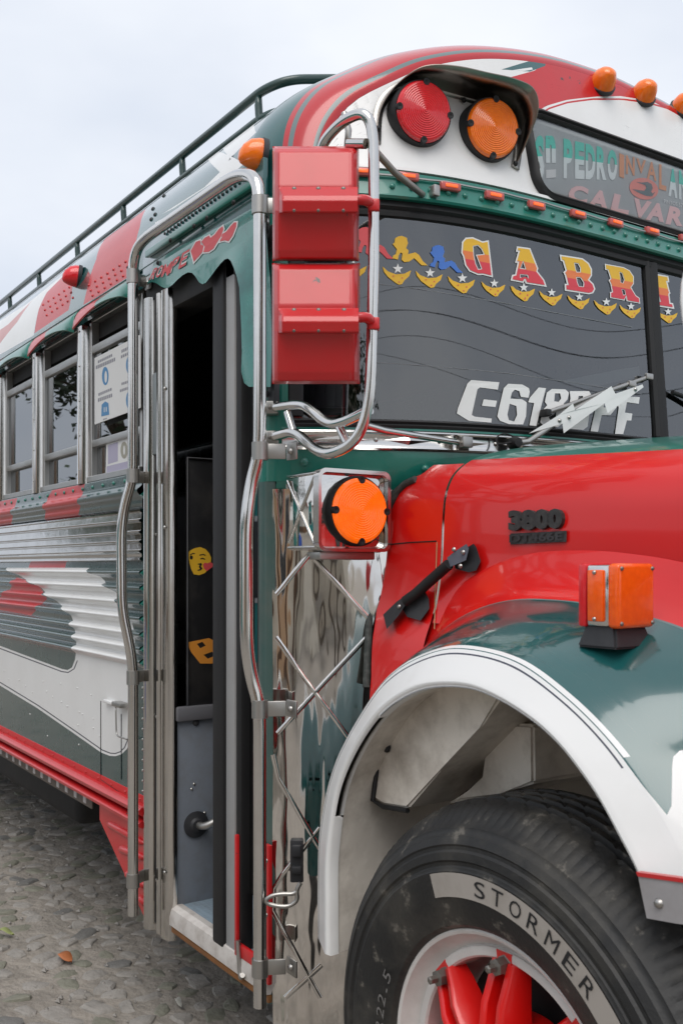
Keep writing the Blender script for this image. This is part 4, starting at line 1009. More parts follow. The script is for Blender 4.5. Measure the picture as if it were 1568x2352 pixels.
PLATE = [[[(225, 115), (415, 130), (405, 180), (285, 165), (268, 178), (230, 350), (250, 362), (365, 375), (362, 402), (210, 390), (130, 340), (135, 310), (200, 140)]], [[(310, 245), (400, 255), (390, 297), (298, 288)]],
         [[(475, 140), (570, 145), (615, 170), (620, 195), (612, 235), (560, 228), (550, 190), (520, 180), (500, 200), (490, 240), (570, 245), (600, 265), (595, 360), (575, 415), (480, 412), (420, 390), (402, 360), (410, 320), (445, 170)], [(485, 275), (530, 290), (535, 350), (515, 395), (480, 385), (470, 350)]],
         [[(680, 165), (730, 170), (690, 320), (665, 425), (618, 420), (650, 270), (610, 265), (620, 235)]],
         [[(770, 175), (860, 178), (885, 200), (875, 245), (848, 275), (862, 310), (845, 405), (810, 432), (720, 428), (692, 400), (705, 320), (738, 285), (722, 262), (735, 200)], [(790, 205), (825, 205), (832, 240), (815, 262), (785, 258)], [(770, 310), (800, 318), (795, 380), (765, 390), (748, 370)]],
         [[(890, 190), (1020, 190), (1035, 215), (1015, 300), (1025, 325), (1010, 430), (980, 452), (850, 440), (895, 240)], [(950, 222), (980, 222), (975, 262), (942, 262)], [(930, 322), (962, 326), (952, 392), (915, 394)]],
         [[(1080, 200), (1190, 225), (1205, 300), (1165, 350), (1105, 352), (1080, 465), (1030, 460), (1075, 260)], [(1125, 250), (1155, 256), (1150, 300), (1118, 300)]],
         [[(1240, 225), (1362, 230), (1355, 275), (1275, 265), (1262, 335), (1312, 342), (1305, 388), (1275, 388), (1250, 480), (1195, 478), (1220, 300), (1200, 250)]]]
for loops in PLATE: extrude_poly('plate_number_sticker', [[c3(*p) for p in l] for l in loops], onf(.0024), M_wsticker, pane1, .0005)

# ---------------------------------------------------------------- destination sign
sg = [on_face(1206, 350), on_face(1240, 275), on_face(1568, 355), on_face(1280, 480), on_face(1568, 533)]
zt = (on_face(1400, 312).z); zb_ = (on_face(1400, 505).z); yl = on_face(1207, 350).y
def rrect(y0, y1, z0, z1, r, n=8):
    out = []
    for cy, cz_, a0 in ((y1 - r, z1 - r, 0), (y0 + r, z1 - r, 90), (y0 + r, z0 + r, 180), (y1 - r, z0 + r, 270)):
        for k in range(n + 1): a = R(a0 + 90 * k / n); out.append((cy + r * math.cos(a), cz_ + r * math.sin(a)))
    return out
def ring(name, y0, y1, z0, z1, r, prw, mat, parent=BUS):
    """gasket: prw = [(inset, height)...]"""
    loops = [rrect(y0 + d, y1 - d, z0 + d, z1 - d, max(r - d, .01)) for d, h in prw]; n = len(loops[0])
    V = [Vector((Fx(y, z) + h, y, z)) for (d, h), l in zip(prw, loops) for y, z in l]
    Fs = [(i * n + k, i * n + (k + 1) % n, (i + 1) * n + (k + 1) % n, (i + 1) * n + k) for i in range(len(prw) - 1) for k in range(n)]
    return mk(name, V, Fs, mat, parent, smooth=True, sharp=50)
yR = 2 * HALF - yl
sign = ring('destination_sign', yl, yR, zb_, zt, .075, [(0, .002), (.003, .018), (.012, .024), (.017, .016), (.022, .020), (.030, .012), (.033, .001)], M_blk)
back = grid('sign_board', lambda y, z: (Fx(y, z) + .003, y, z), lin(yl + .03, yR - .03, 40), lin(zb_ + .03, zt - .03, 8), plain('grey_sign_board', (.42, .44, .44), .6), sign)
grid('sign_glass', lambda y, z: (Fx(y, z) + .011, y, z), lin(yl + .035, yR - .035, 40), lin(zb_ + .035, zt - .035, 8), M_dglass, sign)
c7 = crop(1191.7, 250.9, .24)
def ons(p): return hit(fbv, p[0], p[1], .0045)
def q7(*L): return [c7(*p) for p in L]
M_otx = plain('faded_orange_vinyl', (.75, .33, .15), .5); M_ptx = plain('pink_vinyl', (.85, .55, .54), .5); M_sal = plain('salmon_vinyl', (.85, .28, .22), .5)
text_on('sign_letter', 'S', q7((140, 262), (225, 255), (140, 680), (228, 680)), ons, M_sgntxt, sign, bold=.05, off=.001)
text_on('sign_letter', 'n', q7((240, 255), (335, 262), (245, 520), (340, 522)), ons, M_sgntxt, sign, bold=.06, off=.001)
extrude_poly('sign_letter', [q7((245, 588), (340, 582), (340, 660), (245, 670))], ons, M_wsticker, sign, .001)
x = 412
for ch, x0, x1 in (('P', 412, 500), ('E', 522, 612), ('D', 622, 715), ('R', 728, 820), ('O', 832, 925)):
    f = lambda X: lerp(285, 405, (X - 412) / 513); g = lambda X: lerp(668, 690, (X - 412) / 513)
    text_on('sign_letter', ch, q7((x0, f(x0)), (x1, f(x1)), (x0, g(x0)), (x1, g(x1))), ons, M_sgntxt, sign, bold=.05, off=.001)
for ch, x0, x1, a, b_ in (('I', 945, 992, 425, 670), ('N', 1010, 1092, 445, 645), ('V', 1108, 1200, 475, 630), ('A', 1208, 1302, 500, 695), ('L', 1325, 1395, 530, 790)):
    text_on('sign_letter', ch, q7((x0, a), (x1, a + 22), (x0, b_ - 20), (x1, b_)), ons, M_otx, sign, bold=.03, off=.001)
for ch, x0, x1 in (('A', 1415, 1500), ('N', 1515, 1600)):
    text_on('sign_letter', ch, q7((x0, 565 + (x0 - 1415) * .25), (x1, 565 + (x1 - 1415) * .25), (x0, 835 + (x0 - 1415) * .3), (x1, 835 + (x1 - 1415) * .3)), ons, M_sgntxt, sign, bold=.05, off=.001)
for ch, x0, x1 in (('C', 455, 640), ('A', 655, 840), ('L', 870, 1040), ('V', 1060, 1240), ('A', 1210, 1380), ('R', 1400, 1560)):
    f = lambda X: 720 + (X - 455) * .222; sh = 28
    text_on('sign_letter', ch, q7((x0 + sh, f(x0)), (x1 + sh * .6, f(x1)), (x0 - sh * .5, f(x0) + 175), (x1 - sh * .3, f(x1) + 165)), ons, M_ptx, sign, bold=.05, off=.001)
def ell(c, rx, ry, rot, n=28): return [(c[0] + rx * math.cos(2 * math.pi * k / n) * math.cos(rot) - ry * math.sin(2 * math.pi * k / n) * math.sin(rot), c[1] + rx * math.cos(2 * math.pi * k / n) * math.sin(rot) + ry * math.sin(2 * math.pi * k / n) * math.cos(rot)) for k in range(n)]
extrude_poly('sign_emblem', [q7(*ell((1180, 768), 140, 102, .25))], ons, M_sal, sign, .0012)
extrude_poly('sign_emblem_swoosh', [q7((1100, 705), (1150, 712), (1210, 705), (1250, 725), (1262, 765), (1245, 800), (1262, 815), (1288, 798), (1255, 842), (1200, 838), (1120, 805), (1068, 775), (1130, 782), (1180, 790), (1200, 765), (1190, 735))], lambda p: hit(fbv, p[0], p[1], .0060), M_gry, sign, .0008)
text_on('sign_small_print', 'PINTOS 575', q7((1372, 868), (1568, 912), (1372, 905), (1568, 950)), ons, M_wsticker, sign, bold=.02, off=.001)

# ---------------------------------------------------------------- round lamps on the cap with their visor
def round_lamp(name, c, n, r, mat, parent=BUS, depth=.03, rim=M_blk):
    n = Vector(n).normalized()
    o = lathe(name, [(r * 1.06, -.004), (r * 1.07, depth * .7), (r * 1.03, depth), (r * .99, depth)], c, n, rim, parent, n=48)
    prl = [(r * .995, depth * .8), (r * .985, depth + .004), (r * .93, depth + .010)] + [(r * (.90 - .90 * k / 26) + .0001, depth + .0105 + .006 * (k / 26) + (.0011 if k % 2 else 0.0)) for k in range(27)]
    V, Fs = lathe_geo(prl, c, n, 48); mk('lamp_lens', V, Fs, mat, o, smooth=True, sharp=40)
    e1 = (Vector((0, 0, 1)) - n * n.z).normalized(); e2 = n.cross(e1)
    for k in range(4):
        d = e1 * math.cos(k * math.pi / 2) + e2 * math.sin(k * math.pi / 2)
        lathe('lens_screw_notch', [(r * .115, depth - .004), (r * .115, depth + .0125), (r * .06, depth + .0125), (.0001, depth + .010)], Vector(c) + d * r * .93, n, rim, o, n=14)
    return o
ln = Vector((1, -.22, -.10)).normalized()
lc1 = on_face(955, 270); lc2 = on_face(1112, 307)
rl = (on_face(1016, 268) - on_face(892, 268)).length / 2
round_lamp('red_warning_lamp', lc1, ln, rl * .98, M_redl, face, .045)
round_lamp('amber_warning_lamp', lc2, ln, rl * .98, M_amber, face, .045)
vis = [(862, 330), (866, 262), (885, 222), (915, 200), (948, 196), (1000, 205), (1060, 222), (1120, 240), (1160, 262), (1180, 300), (1186, 345), (1180, 388)]
vh = [.004, .014, .050, .090, .115, .130, .140, .150, .150, .125, .055, .004]
V = []; Fs = []
base = [on_face(*p) for p in vis]; bs = smooth_poly([tuple(b) + (h,) for b, h in zip(base, vh)], 60); ctr = (lc1 + lc2) / 2
for b in bs:
    p = Vector(b[:3]); h = max(b[3], .003); o_ = (p - ctr).normalized()
    V += [p, p + ln * h * .5 + Vector((0, 0, 1)) * h * .10, p + ln * h + Vector((0, 0, 1)) * h * .12]
for i in range(59):
    for j in range(2): Fs.append((3 * i + j, 3 * i + j + 1, 3 * i + j + 4, 3 * i + j + 3))
vo_ = mk('lamp_visor', V, Fs, M_visor, face, smooth=True); sm = vo_.modifiers.new('thick', 'SOLIDIFY'); sm.thickness = .003
fb = [Vector(b[:3]) + ln * .004 for b in bs]
V = []; Fs = []
for i, p in enumerate(fb):
    a = fb[max(i - 1, 0)]; c = fb[min(i + 1, 59)]; t = (c - a).normalized(); w = ln.cross(t).normalized()
    V += [p - w * .013, p + w * .013]
for i in range(59): Fs.append((2 * i, 2 * i + 1, 2 * i + 3, 2 * i + 2))
vf = mk('visor_flange', V, Fs, M_steel, vo_, smooth=True); sm = vf.modifiers.new('thick', 'SOLIDIFY'); sm.thickness = .003
rivets('visor_bolts', [on_face(*q, .01) for q in ((1178, 380), (955, 205), (1060, 235), (867, 300))], ln, .008, M_blk, vo_)

# ---------------------------------------------------------------- cowl below the windshield
trim = band('cowl_trim', .03, 2.37, [(1.803, -.01), (1.803, .010), (1.808, .014), (1.814, .010), (1.844, .010), (1.849, .014), (1.854, .010), (1.855, -.01)], M_chr)
band('cowl_top_strip', .03, 2.37, [(1.8555, -.01), (1.8555, .009), (1.8615, .008), (1.8618, -.01)], M_grn, trim)
for k in range(14):
    y = .16 + .16 * k; p = [Vector((Fx(y + a, 1.829 + b) + .0105 + h, y + a, 1.829 + b)) for a, b, h in ((-.06, 0, 0), (0, .011, 0), (.06, 0, 0), (0, -.011, 0), (0, 0, .007))]
    mk('trim_diamond', p, [(0, 4, 1), (1, 4, 2), (2, 4, 3), (3, 4, 0)], M_chr, trim)
rivets('trim_screws', [(Fx(.08 + .16 * k, 1.829) + .011, .08 + .16 * k, 1.829) for k in range(14)], (1, -.2, 0), .006, M_steel, trim)
band('cowl_panel', .02, 2.38, [(1.640, .0), (1.712, .003), (1.716, .006), (1.802, .006), (1.8025, -.01)], M_grn)
rivets('cowl_bolts', [on_front(975, 1078, .006), on_front(700, 1062, .006)], (1, -.2, 0), .012, M_grn)
# bright sheet beside the door with crossed beads
def Ssh(y, z): return (Fx(y, z) + .006 + .012 * math.sin(math.pi * clamp((y - .02) / .10)) * clamp((.12 - y) / .1) + .003 * math.sin(z * 7 + y * 20), y, z)
sheet = grid('bright_cowl_sheet', Ssh, lin(.012, .46, 46), lin(.29, 1.70, 90), M_sheet)
if sheet.data.polygons[0].normal.x < 0: sheet.data.flip_normals()
shb = bvh_of(sheet)
for L in ([(712, 1272), (850, 1425)], [(708, 1275), (625, 1378)], [(848, 1458), (735, 1578), (624, 1700)], [(624, 1450), (700, 1560), (800, 1694)], [(625, 1385), (624, 1450)], [(626, 1725), (640, 1790), (735, 1952)], [(626, 1725), (624, 1700)], [(735, 1902), (650, 2007)], [(628, 2040), (625, 2092), (735, 2292)], [(738, 2217), (655, 2292)], [(650, 2007), (628, 2040)]):
    P = []
    for a, b in zip(L, L[1:]):
        for k in range(8): P.append(hit(shb, lerp(a[0], b[0], k / 8), lerp(a[1], b[1], k / 8), -.0078))
    P.append(hit(shb, *L[-1], -.0078)); P = [p for p in P if p is not None]
    if len(P) > 2: tube('crossed_bead', P, .0105, M_sheet, sheet, n=8)
# catch with a pull ring near the bottom of the sheet
kc = hit(shb, 682, 1975, .0); bm = bmesh.new(); N_ = FN(kc.y, kc.z); rt = basis(Vector((-N_.y, N_.x, 0)), Vector((0, 0, 1)))
bm_box(bm, kc + N_ * .008, (.034, .11, .014), rot=rt, bev=.004); bm_box(bm, kc + N_ * .018 + Vector((0, 0, .03)), (.024, .03, .022), rot=rt, bev=.004); bm_box(bm, kc + N_ * .016 + Vector((0, 0, -.02)), (.026, .02, .018), rot=rt, bev=.004)
catch = from_bm('panel_catch', bm, M_plas, BUS)
kp = [PD(*q, 2.42) for q in ((690, 2028), (680, 2045), (684, 2068), (664, 2082), (640, 2082), (614, 2076), (610, 2066), (626, 2056), (650, 2053), (672, 2054), (684, 2046))]
tube('pull_ring', fillet(kp, .012), .0055, M_steel, catch, n=8)

# turn lamp in a bright box
zt_, zl_ = 1.738, 1.540; ya, yb_ = .046, .258; xF = .176
bm = bmesh.new(); bm_box(bm, ((xF + .02) / 2, (ya + yb_) / 2, (zt_ + zl_) / 2), (xF - .02, yb_ - ya, zt_ - zl_), bev=.006)
tb_ = from_bm('turn_lamp_box', bm, M_sheet)
fr_ = rrect(ya - .004, yb_ + .006, zl_ - .004, zt_ + .006, .022); fi_ = rrect(ya + .004, yb_ - .004, zl_ + .004, zt_ - .004, .018)
n = len(fr_)
V = [(xF - .012, y, z) for y, z in fr_] + [(xF + .014, y, z) for y, z in fr_] + [(xF + .014, y, z) for y, z in fi_] + [(xF + .001, y, z) for y, z in fi_]
mk('box_rim', V, [(i * n + k, i * n + (k + 1) % n, (i + 1) * n + (k + 1) % n, (i + 1) * n + k) for i in range(3) for k in range(n)], M_chr, tb_, smooth=True, sharp=40)
round_lamp('turn_lamp', (xF + .001, (ya + yb_) / 2 + .006, (zt_ + zl_) / 2), (1, 0, 0), .084, M_amberlit, tb_, .022)
for a, b in (((.035, 1.722), (.165, 1.556)), ((.035, 1.556), (.165, 1.722)), ((.03, 1.732), (.17, 1.732)), ((.03, 1.547), (.17, 1.547)), ((.032, 1.547), (.032, 1.732))):
    tube('box_bead', [(a[0], ya - .001, a[1]), (b[0], ya - .001, b[1])], .0040, M_chr, tb_, n=8)
box('box_bracket', (xF - .03, (ya + yb_) / 2 - .01, zl_ - .014), (.05, .17, .020), M_steel, tb_, bev=.003)

# ---------------------------------------------------------------- hood and cowl sides
HB = [(.19, 1.05), (.195, 1.18), (.215, 1.30), (.248, 1.39), (.268, 1.50), (.274, 1.60), (.283, 1.67), (.312, 1.722), (.375, 1.762), (.47, 1.788), (.65, 1.816), (.90, 1.842), (1.20, 1.852)]
def hsec(v):
    y, z = crom(HB, v if v <= 1 else 2 - v); return (y, z) if v <= 1 else (2.4 - y, z)
def Shood(x, v):
    y, z = hsec(v); f = clamp((z - 1.05) / .5); return (x, y, z - .055 * (x - .5) * f - .10 * max(0, x - 1.2) ** 2)
hbv = bvh_grid(Shood, lin(-.3, 1.9, 60), lin(0, 1.2, 60))
def on_hood(px, py, off=0.0): return hit(hbv, px, py, off)
rear = []
for q in ((1110, 1040), (1060, 1052), (1007, 1064), (982, 1079), (963, 1100), (943, 1108), (926, 1122), (911, 1148), (896, 1190), (881, 1229), (868, 1262), (862, 1350), (857, 1450), (852, 1560)):
    h = on_hood(*q)
    if h: rear.append((h.z, h.x, h.y))
rear.sort()
def xrear(z):
    if z <= rear[0][0]: return rear[0][1]
    for a, b in zip(rear, rear[1:]):
        if z <= b[0]: return lerp(a[1], b[1], (z - a[0]) / (b[0] - a[0]))
    return rear[-1][1]
SEAM = .388
VV = lin(0, 2, 121)
def Shd(u, v):
    y, z = hsec(v); zz = z
    r = max(SEAM + .004, min(xrear(zz), .44)) if v < 1 else max(SEAM + .004, .44 if z > 1.76 else SEAM)
    return Shood(lerp(r, 1.72, u), v)
hv = [.0, 1.0]
hoodm = [M_red, M_grn]
def hood_mesh(name, S, U, V_, split, parent=BUS):
    P = [Vector(S(u, v)) for v in V_ for u in U]; nu = len(U); Fs = []; idx = []
    for j in range(len(V_) - 1):
        for i in range(nu - 1):
            Fs.append((j * nu + i, j * nu + i + 1, (j + 1) * nu + i + 1, (j + 1) * nu + i)); idx.append(1 if split < V_[j] < 2 - split else 0)
    o = mk(name, P, Fs, hoodm, parent, smooth=True, idx=idx)
    if o.data.polygons[0].normal.y > 0: o.data.flip_normals()
    return o
_h = on_hood(1330, 1044); SPL = min(lin(.5, .95, 181), key=lambda v: abs(Shood(_h.x, v)[1] - _h.y) + abs(Shood(_h.x, v)[2] - _h.z))
hood = hood_mesh('hood', Shd, lin(0, 1, 50), sorted(lin(.222, 1.778, 110) + [SPL, 2 - SPL]), SPL - 1e-6)
def Scw(u, v):
    y, z = hsec(v); r = min(xrear(z), SEAM - .004); return Shood(lerp(r, SEAM - .004, u), v)
cw = hood_mesh('cowl_side', Scw, lin(0, 1, 16), lin(0, .633, 50), 9)
def Scwi(u, v):                                          # return edge of the cowl side towards the body
    y, z = hsec(v); r = xrear(z) + .004; p = Vector(Shood(r, v)); return p + Vector((-.02 * u, .06 * u, 0))
grid('cowl_return', Scwi, lin(0, 1, 3), lin(0, .633, 40), M_blk, cw)
# groove line across the cowl side, rubber seal against the body
tube('cowl_seam', [on_hood(*q, .0005) for q in ((872, 1262), (900, 1250), (940, 1246), (1002, 1243))], .0016, M_blk, cw, n=6)
M_tan = plain('bare_putty_edge', (.40, .26, .13), .7)
sm_ = [on_hood(*q, .0) for q in ((1003, 1245), (999, 1360), (997, 1445))]
tube('seam_edge', sm_, .0012, M_tan, cw, n=6)
tube('cowl_seal', [on_hood(*q, .004) + Vector((-.012, 0, 0)) for q in ((963, 1102), (940, 1112), (922, 1128), (905, 1158), (890, 1200), (876, 1235), (866, 1268), (860, 1350), (855, 1450), (850, 1580))], .010, plain('weathered_seal', (.03, .035, .032), .7, amt=.8, scale=50, dirt=(.14, .15, .14)), cw, n=8)
# nose, grille and bumper lie beyond the picture
box('grille', (1.74, 1.2, 1.25), (.06, 1.7, .85), M_chr, bev=.02)
box('bumper', (1.93, 1.2, .58), (.14, 2.4, .28), M_chr, bev=.03)
# badge
TH = hit
def onh(off): return lambda p: on_hood(p[0], p[1], off)
c8 = crop(1097.6, 1129, .3)
def q8(*L): return [c8(*p) for p in L]
def solid_text(name, s, quad, mat, parent, bold, lo, hi):
    P, Fs = text_tris(s, bold); TL, TR, BL, BR = quad
    def q(p, off):
        a, b = p; return on_hood(*[lerp(lerp(BL[k], BR[k], a), lerp(TL[k], TR[k], a), b) for k in (0, 1)], off)
    T = [q(p, hi) for p in P]; B = [q(p, lo) for p in P]; n = len(P); E = {}
    for f in Fs:
        for a, b in zip(f, f[1:] + f[:1]): E[(a, b)] = 1
    FF = list(Fs) + [(a, b, b + n, a + n) for a, b in E if (b, a) not in E]
    return mk(name, T + B, FF, mat, parent)
M_badge = plain('faded_black_badge', (.022, .022, .022), .45, amt=.6, scale=80, dirt=(.09, .09, .085))
bd = solid_text('hood_badge', '3800', q8((250, 148), (668, 132), (255, 305), (665, 285)), M_badge, hood, .07, .0, .010)
plate = extrude_poly('badge_plate', [q8((245, 322), (675, 300), (672, 385), (245, 405))], onh(.0), M_badge, hood, .007)
text_on('badge_letters', 'DT466E', q8((256, 332), (664, 310), (256, 392), (662, 374)), onh(.0078), M_plas, hood, bold=.03, off=.0006)
# rubber hood latch
c9 = crop(815.4, 1034.9, .2133)
def q9(*L): return [c9(*p) for p in L]
lt = extrude_poly('hood_latch', [q9((350, 1790), (500, 1640), (560, 1600), (600, 1660), (520, 1790), (390, 1945))], onh(.016), M_plas, hood, .018)
extrude_poly('latch_base', [q9((480, 1660), (580, 1545), (740, 1500), (790, 1600), (795, 1700), (700, 1830), (560, 1790))], onh(.0), M_plas, lt, .022)
extrude_poly('latch_base', [q9((1050, 1165), (1130, 1090), (1270, 1003), (1300, 1040), (1348, 1190), (1300, 1290), (1220, 1310), (1075, 1270))], onh(.0), M_plas, lt, .020)
extrude_poly('latch_cap', [q9((1055, 1165), (1135, 1095), (1265, 1010), (1290, 1060), (1260, 1190), (1085, 1265))], onh(.020), plain('grey_latch_rubber', (.10, .11, .14), .6), lt, .012)
tube('latch_strap', [on_hood(*c9(*q), .030) for q in ((640, 1650), (760, 1560), (900, 1430), (1000, 1340), (1110, 1240))], .0135, M_blk, lt, n=10)
rivets('latch_screws', [on_hood(*c9(*q), .030) for q in ((1165, 1075), (1265, 1105), (1235, 1260), (570, 1720))], (0.1, -1, 0), .006, M_steel, lt)

# ---------------------------------------------------------------- fender
WC = Vector((.924, -.039, .535))
rowB = [(.374, .625), (.373, .720), (.378, .863), (.426, 1.028), (.549, 1.179), (.683, 1.257), (.816, 1.283), (.924, 1.274), (1.052, 1.229), (1.148, 1.158), (1.209, 1.088), (1.251, 1.031), (1.259, .998), (1.262, .982)]
rowC = [(.283, .625), (.281, .740), (.292, .887), (.357, 1.051), (.494, 1.211), (.590, 1.283), (.716, 1.331), (.82, 1.343), (.949, 1.328), (1.064, 1.278), (1.158, 1.218), (1.225, 1.155), (1.29, 1.07), (1.335, .982)]
rowD = [(.275, .625), (.275, .80), (.300, 1.00), (.400, 1.18), (.520, 1.295), (.640, 1.362), (.760, 1.388), (.880, 1.390), (1.00, 1.372), (1.12, 1.328), (1.23, 1.262), (1.34, 1.165), (1.44, 1.03), (1.47, .982)]
rowE = [(.290, .64), (.290, .95), (.330, 1.17), (.400, 1.28), (.490, 1.355), (.6, 1.404), (.723, 1.430), (.86, 1.432), (.96, 1.424), (1.059, 1.410), (1.16, 1.386), (1.33, 1.322), (1.48, 1.22), (1.62, 1.05)]
def row3(r, y, sub=None): return [(x, y, z) for x, z in r]
def ext(r, d):                                           # push a row away from the wheel
    out = []
    for x, z in r:
        v = Vector((x - WC.x, z - .50)).normalized(); out.append((x + v.x * d, z + v.y * d))
    return out
FR = [row3(ext(rowB, -.012), -.030), row3(ext(rowB, -.012), -.052), row3(rowB, -.060), row3(rowC, -.020), row3(rowD, .075), row3(rowE, .19), row3(ext(rowE, .045), .235), row3(ext(rowE, .10), .262)]
NU = 90
FRs = [resample(smooth_poly(r, 120), NU) for r in FR]
def Sfen(u, v):
    i = u * (NU - 1); k = min(int(i), NU - 2); f = i - k
    P = [tuple(lerp(a, b, f) for a, b in zip(r[k], r[k + 1])) for r in FRs]
    j = min(int(v), len(P) - 2); t = v - j
    if v < 3: return tuple(lerp(a, b, t) for a, b in zip(P[j], P[j + 1]))
    a, b, c, d = P[max(j - 1, 2)], P[j], P[j + 1], P[min(j + 2, len(P) - 1)]
    return tuple(.5 * (2 * q + (-p + r_) * t + (2 * p - 5 * q + 4 * r_ - s_) * t * t + (-p + 3 * q - 3 * r_ + s_) * t ** 3) for p, q, r_, s_ in zip(a, b, c, d))
fvv = [0, 1, 1.5] + lin(2, 3, 7) + lin(3, 4, 9)[1:] + lin(4, 5, 9)[1:] + lin(5, 7, 10)[1:]
fenb = bvh_grid(Sfen, lin(0, 1, 90), fvv)
_fg = [(a / 120, b / 24, Vector(Sfen(a / 120, b / 24))) for a in range(121) for b in range(24 * 2, 24 * 7 + 1, 2)]
def fuv(px, py):
    h = hit(fenb, px, py)
    if h is None: return None
    a, b, _ = min(_fg, key=lambda q: (q[2] - h).length_squared); best = (a, b); bd = 9
    for k in range(-8, 9):
        for m in range(-8, 9):
            u_, v_ = clamp(a + k / 960), clamp(b + m / 96, 0, 7); d_ = (Vector(Sfen(u_, v_)) - h).length_squared
            if d_ < bd: bd = d_; best = (u_, v_)
    return best
notch = [q for q in (fuv(*p) for p in ((1472, 1802), (1505, 1842), (1530, 1872), (1540, 1850), (1542, 1760), (1546, 1738), (1560, 1724), (1600, 1715), (1640, 1712))) if q]
UA = notch[0][0]; va = notch[0][1]
fpol = [(1, [(-.1, -1), (1.1, -1), (1.1, notch[-1][1]), (notch[-1][0], notch[-1][1])] + notch[::-1] + [(UA - .03, 2.96), (-.1, 2.96)]),
        (1, [(-.1, 2.99), (UA - .03, 2.99), (UA - .03, 3.09), (-.1, 3.09)]),
        (3, [(-.1, 2.80), (UA - .02, 2.80), (UA - .02, 2.85), (-.1, 2.85)]),
        (2, [(-.1, 5.0), (1.1, 5.0), (1.1, 7.1), (-.1, 7.1)]), (4, [(-.1, 4.955), (1.1, 4.955), (1.1, 5.0), (-.1, 5.0)])]
fender = paint_grid('fender', Sfen, 0, 1, fvv, fpol, [M_fgr, M_wht, M_red, M_navy, M_gry], 1 / 100, out=Vector((.15, -1, .6)))
def on_fen(px, py, off=0.0): return hit(fenb, px, py, off)
# white front corner and guard plate below the fender
extrude_poly('fender_guard_plate', [[(1474, 2010), (1560, 2022), (1640, 2034), (1640, 2128), (1560, 2118), (1494, 2106)]], pm(-.060), plain('scuffed_grey_plate', (.34, .33, .34), .25, amt=.6), fender, .010, dirf=ND)
extrude_poly('guard_edge_strip', [[(1470, 2000), (1560, 2012), (1640, 2024), (1640, 2034), (1560, 2022), (1474, 2010)]], pm(-.061), M_redold, fender, .011, dirf=ND)
rivets('guard_screw', [PY(1512, 2075, -.0705)], ND, .008, M_steel, fender)

# wheel arch lining
def Slin(u, y):
    i = u * (NU - 1); k = min(int(i), NU - 2); f = i - k; a = [lerp(p, q, f) for p, q in zip(FRs[0][k], FRs[0][k + 1])]
    v = Vector((a[0] - WC.x, a[2] - .5)).normalized(); d = .004 + .012 * math.sin(clamp((y + .03) / .3) * math.pi)
    return (a[0] + v.x * d, y, a[2] + v.y * d)
liner = grid('wheel_arch_liner', Slin, lin(0, 1, 60), [-.036, -.02, 0.02, .1, .2, .32, .44], M_beige)
box('arch_inner_wall', (.95, .47, 1.10), (1.5, .02, .60), M_beige, liner, bev=.004)
box('arch_lower_wall', (.95, .48, .62), (1.5, .02, .40), M_int, liner, bev=.004)
def prism(name, L, y, depth, mat=M_beige):
    pts = [PY(px, py, y) for px, py in L]
    V = pts + [p + Vector((0.0, depth, 0)) for p in pts]; n = len(pts)
    bm = bmesh.new(); vs = [bm.verts.new(v) for v in V]
    bm.faces.new(vs[:n]); bm.faces.new(vs[n:][::-1])
    for i in range(n): bm.faces.new((vs[i], vs[(i + 1) % n], vs[n + (i + 1) % n], vs[n + i]))
    bmesh.ops.bevel(bm, geom=bm.edges[:], offset=.006, segments=2, affect='EDGES')
    return from_bm(name, bm, mat, liner)
prism('arch_brace', [(905, 1560), (866, 1752), (858, 1836), (882, 1850), (934, 1858), (1010, 1768), (1100, 1672), (1150, 1600), (1060, 1540)], .05, .25)
prism('arch_bracket', [(1025, 1846), (1112, 1790), (1114, 1700), (1160, 1660), (1222, 1665), (1224, 1800), (1150, 1822)], .16, .30)
tube('liner_gap', [PY(*q, .046) for q in ((900, 1590), (868, 1740), (856, 1838), (880, 1853), (936, 1862))], .006, M_blk, liner, n=8)
rivets('liner_bolts', [PY(*q, .047) for q in ((950, 1588), (893, 1690), (888, 1715))], ND, .014, M_blk, liner)

# ---------------------------------------------------------------- wheel
TY = Vector((0, -1, 0))
def tyre_mesh(name, c, mat, parent):
    side_ = [(.292, -.012), (.300, .010), (.308, .020), (.330, .030), (.352, .035), (.358, .037), (.408, .040), (.411, .038), (.415, .037), (.418, .034), (.424, .034), (.428, .0375), (.442, .035), (.446, .030), (.452, .029), (.456, .031), (.470, .024), (.474, .018), (.480, .014), (.484, .013), (.489, .006)]
    tread = [(.500, -.006), (.507, -.014), (.516, -.026), (.522, -.040), (.526, -.055)]
    for h in (-.070, -.105, -.140, -.175):
        tread += [(.529, h + .010), (.516, h + .006), (.516, h - .004), (.530, h - .008), (.530, h - .020)]
    tread += [(.524, -.215), (.505, -.245), (.46, -.27), (.38, -.275), (.30, -.25)]
    n = 432; V = []; Fs = []; pr = side_ + tread
    for i, (r, h) in enumerate(pr):
        for k in range(n):
            a = 2 * math.pi * k / n; rr = r
            if -.050 < h <= .008 and r > .486: rr -= .0032 * (k % 3 == 0) * clamp((r - .484) / .012)
            elif -.215 < h < -.05 and r > .52: rr -= .0045 * ((k + int(h * 160)) % 7 == 0)
            V.append(c + Vector((math.cos(a) * rr, -h, math.sin(a) * rr)))
    for i in range(len(pr) - 1):
        for k in range(n): Fs.append((i * n + k, i * n + (k + 1) % n, (i + 1) * n + (k + 1) % n, (i + 1) * n + k))
    return mk(name, V, Fs, mat, parent, smooth=True, sharp=24)
wheel = tyre_mesh('front_wheel', WC, M_tyre, BUS)
def wpt(r, ang, h): return WC + Vector((math.cos(R(ang)) * r, -h, math.sin(R(ang)) * r))
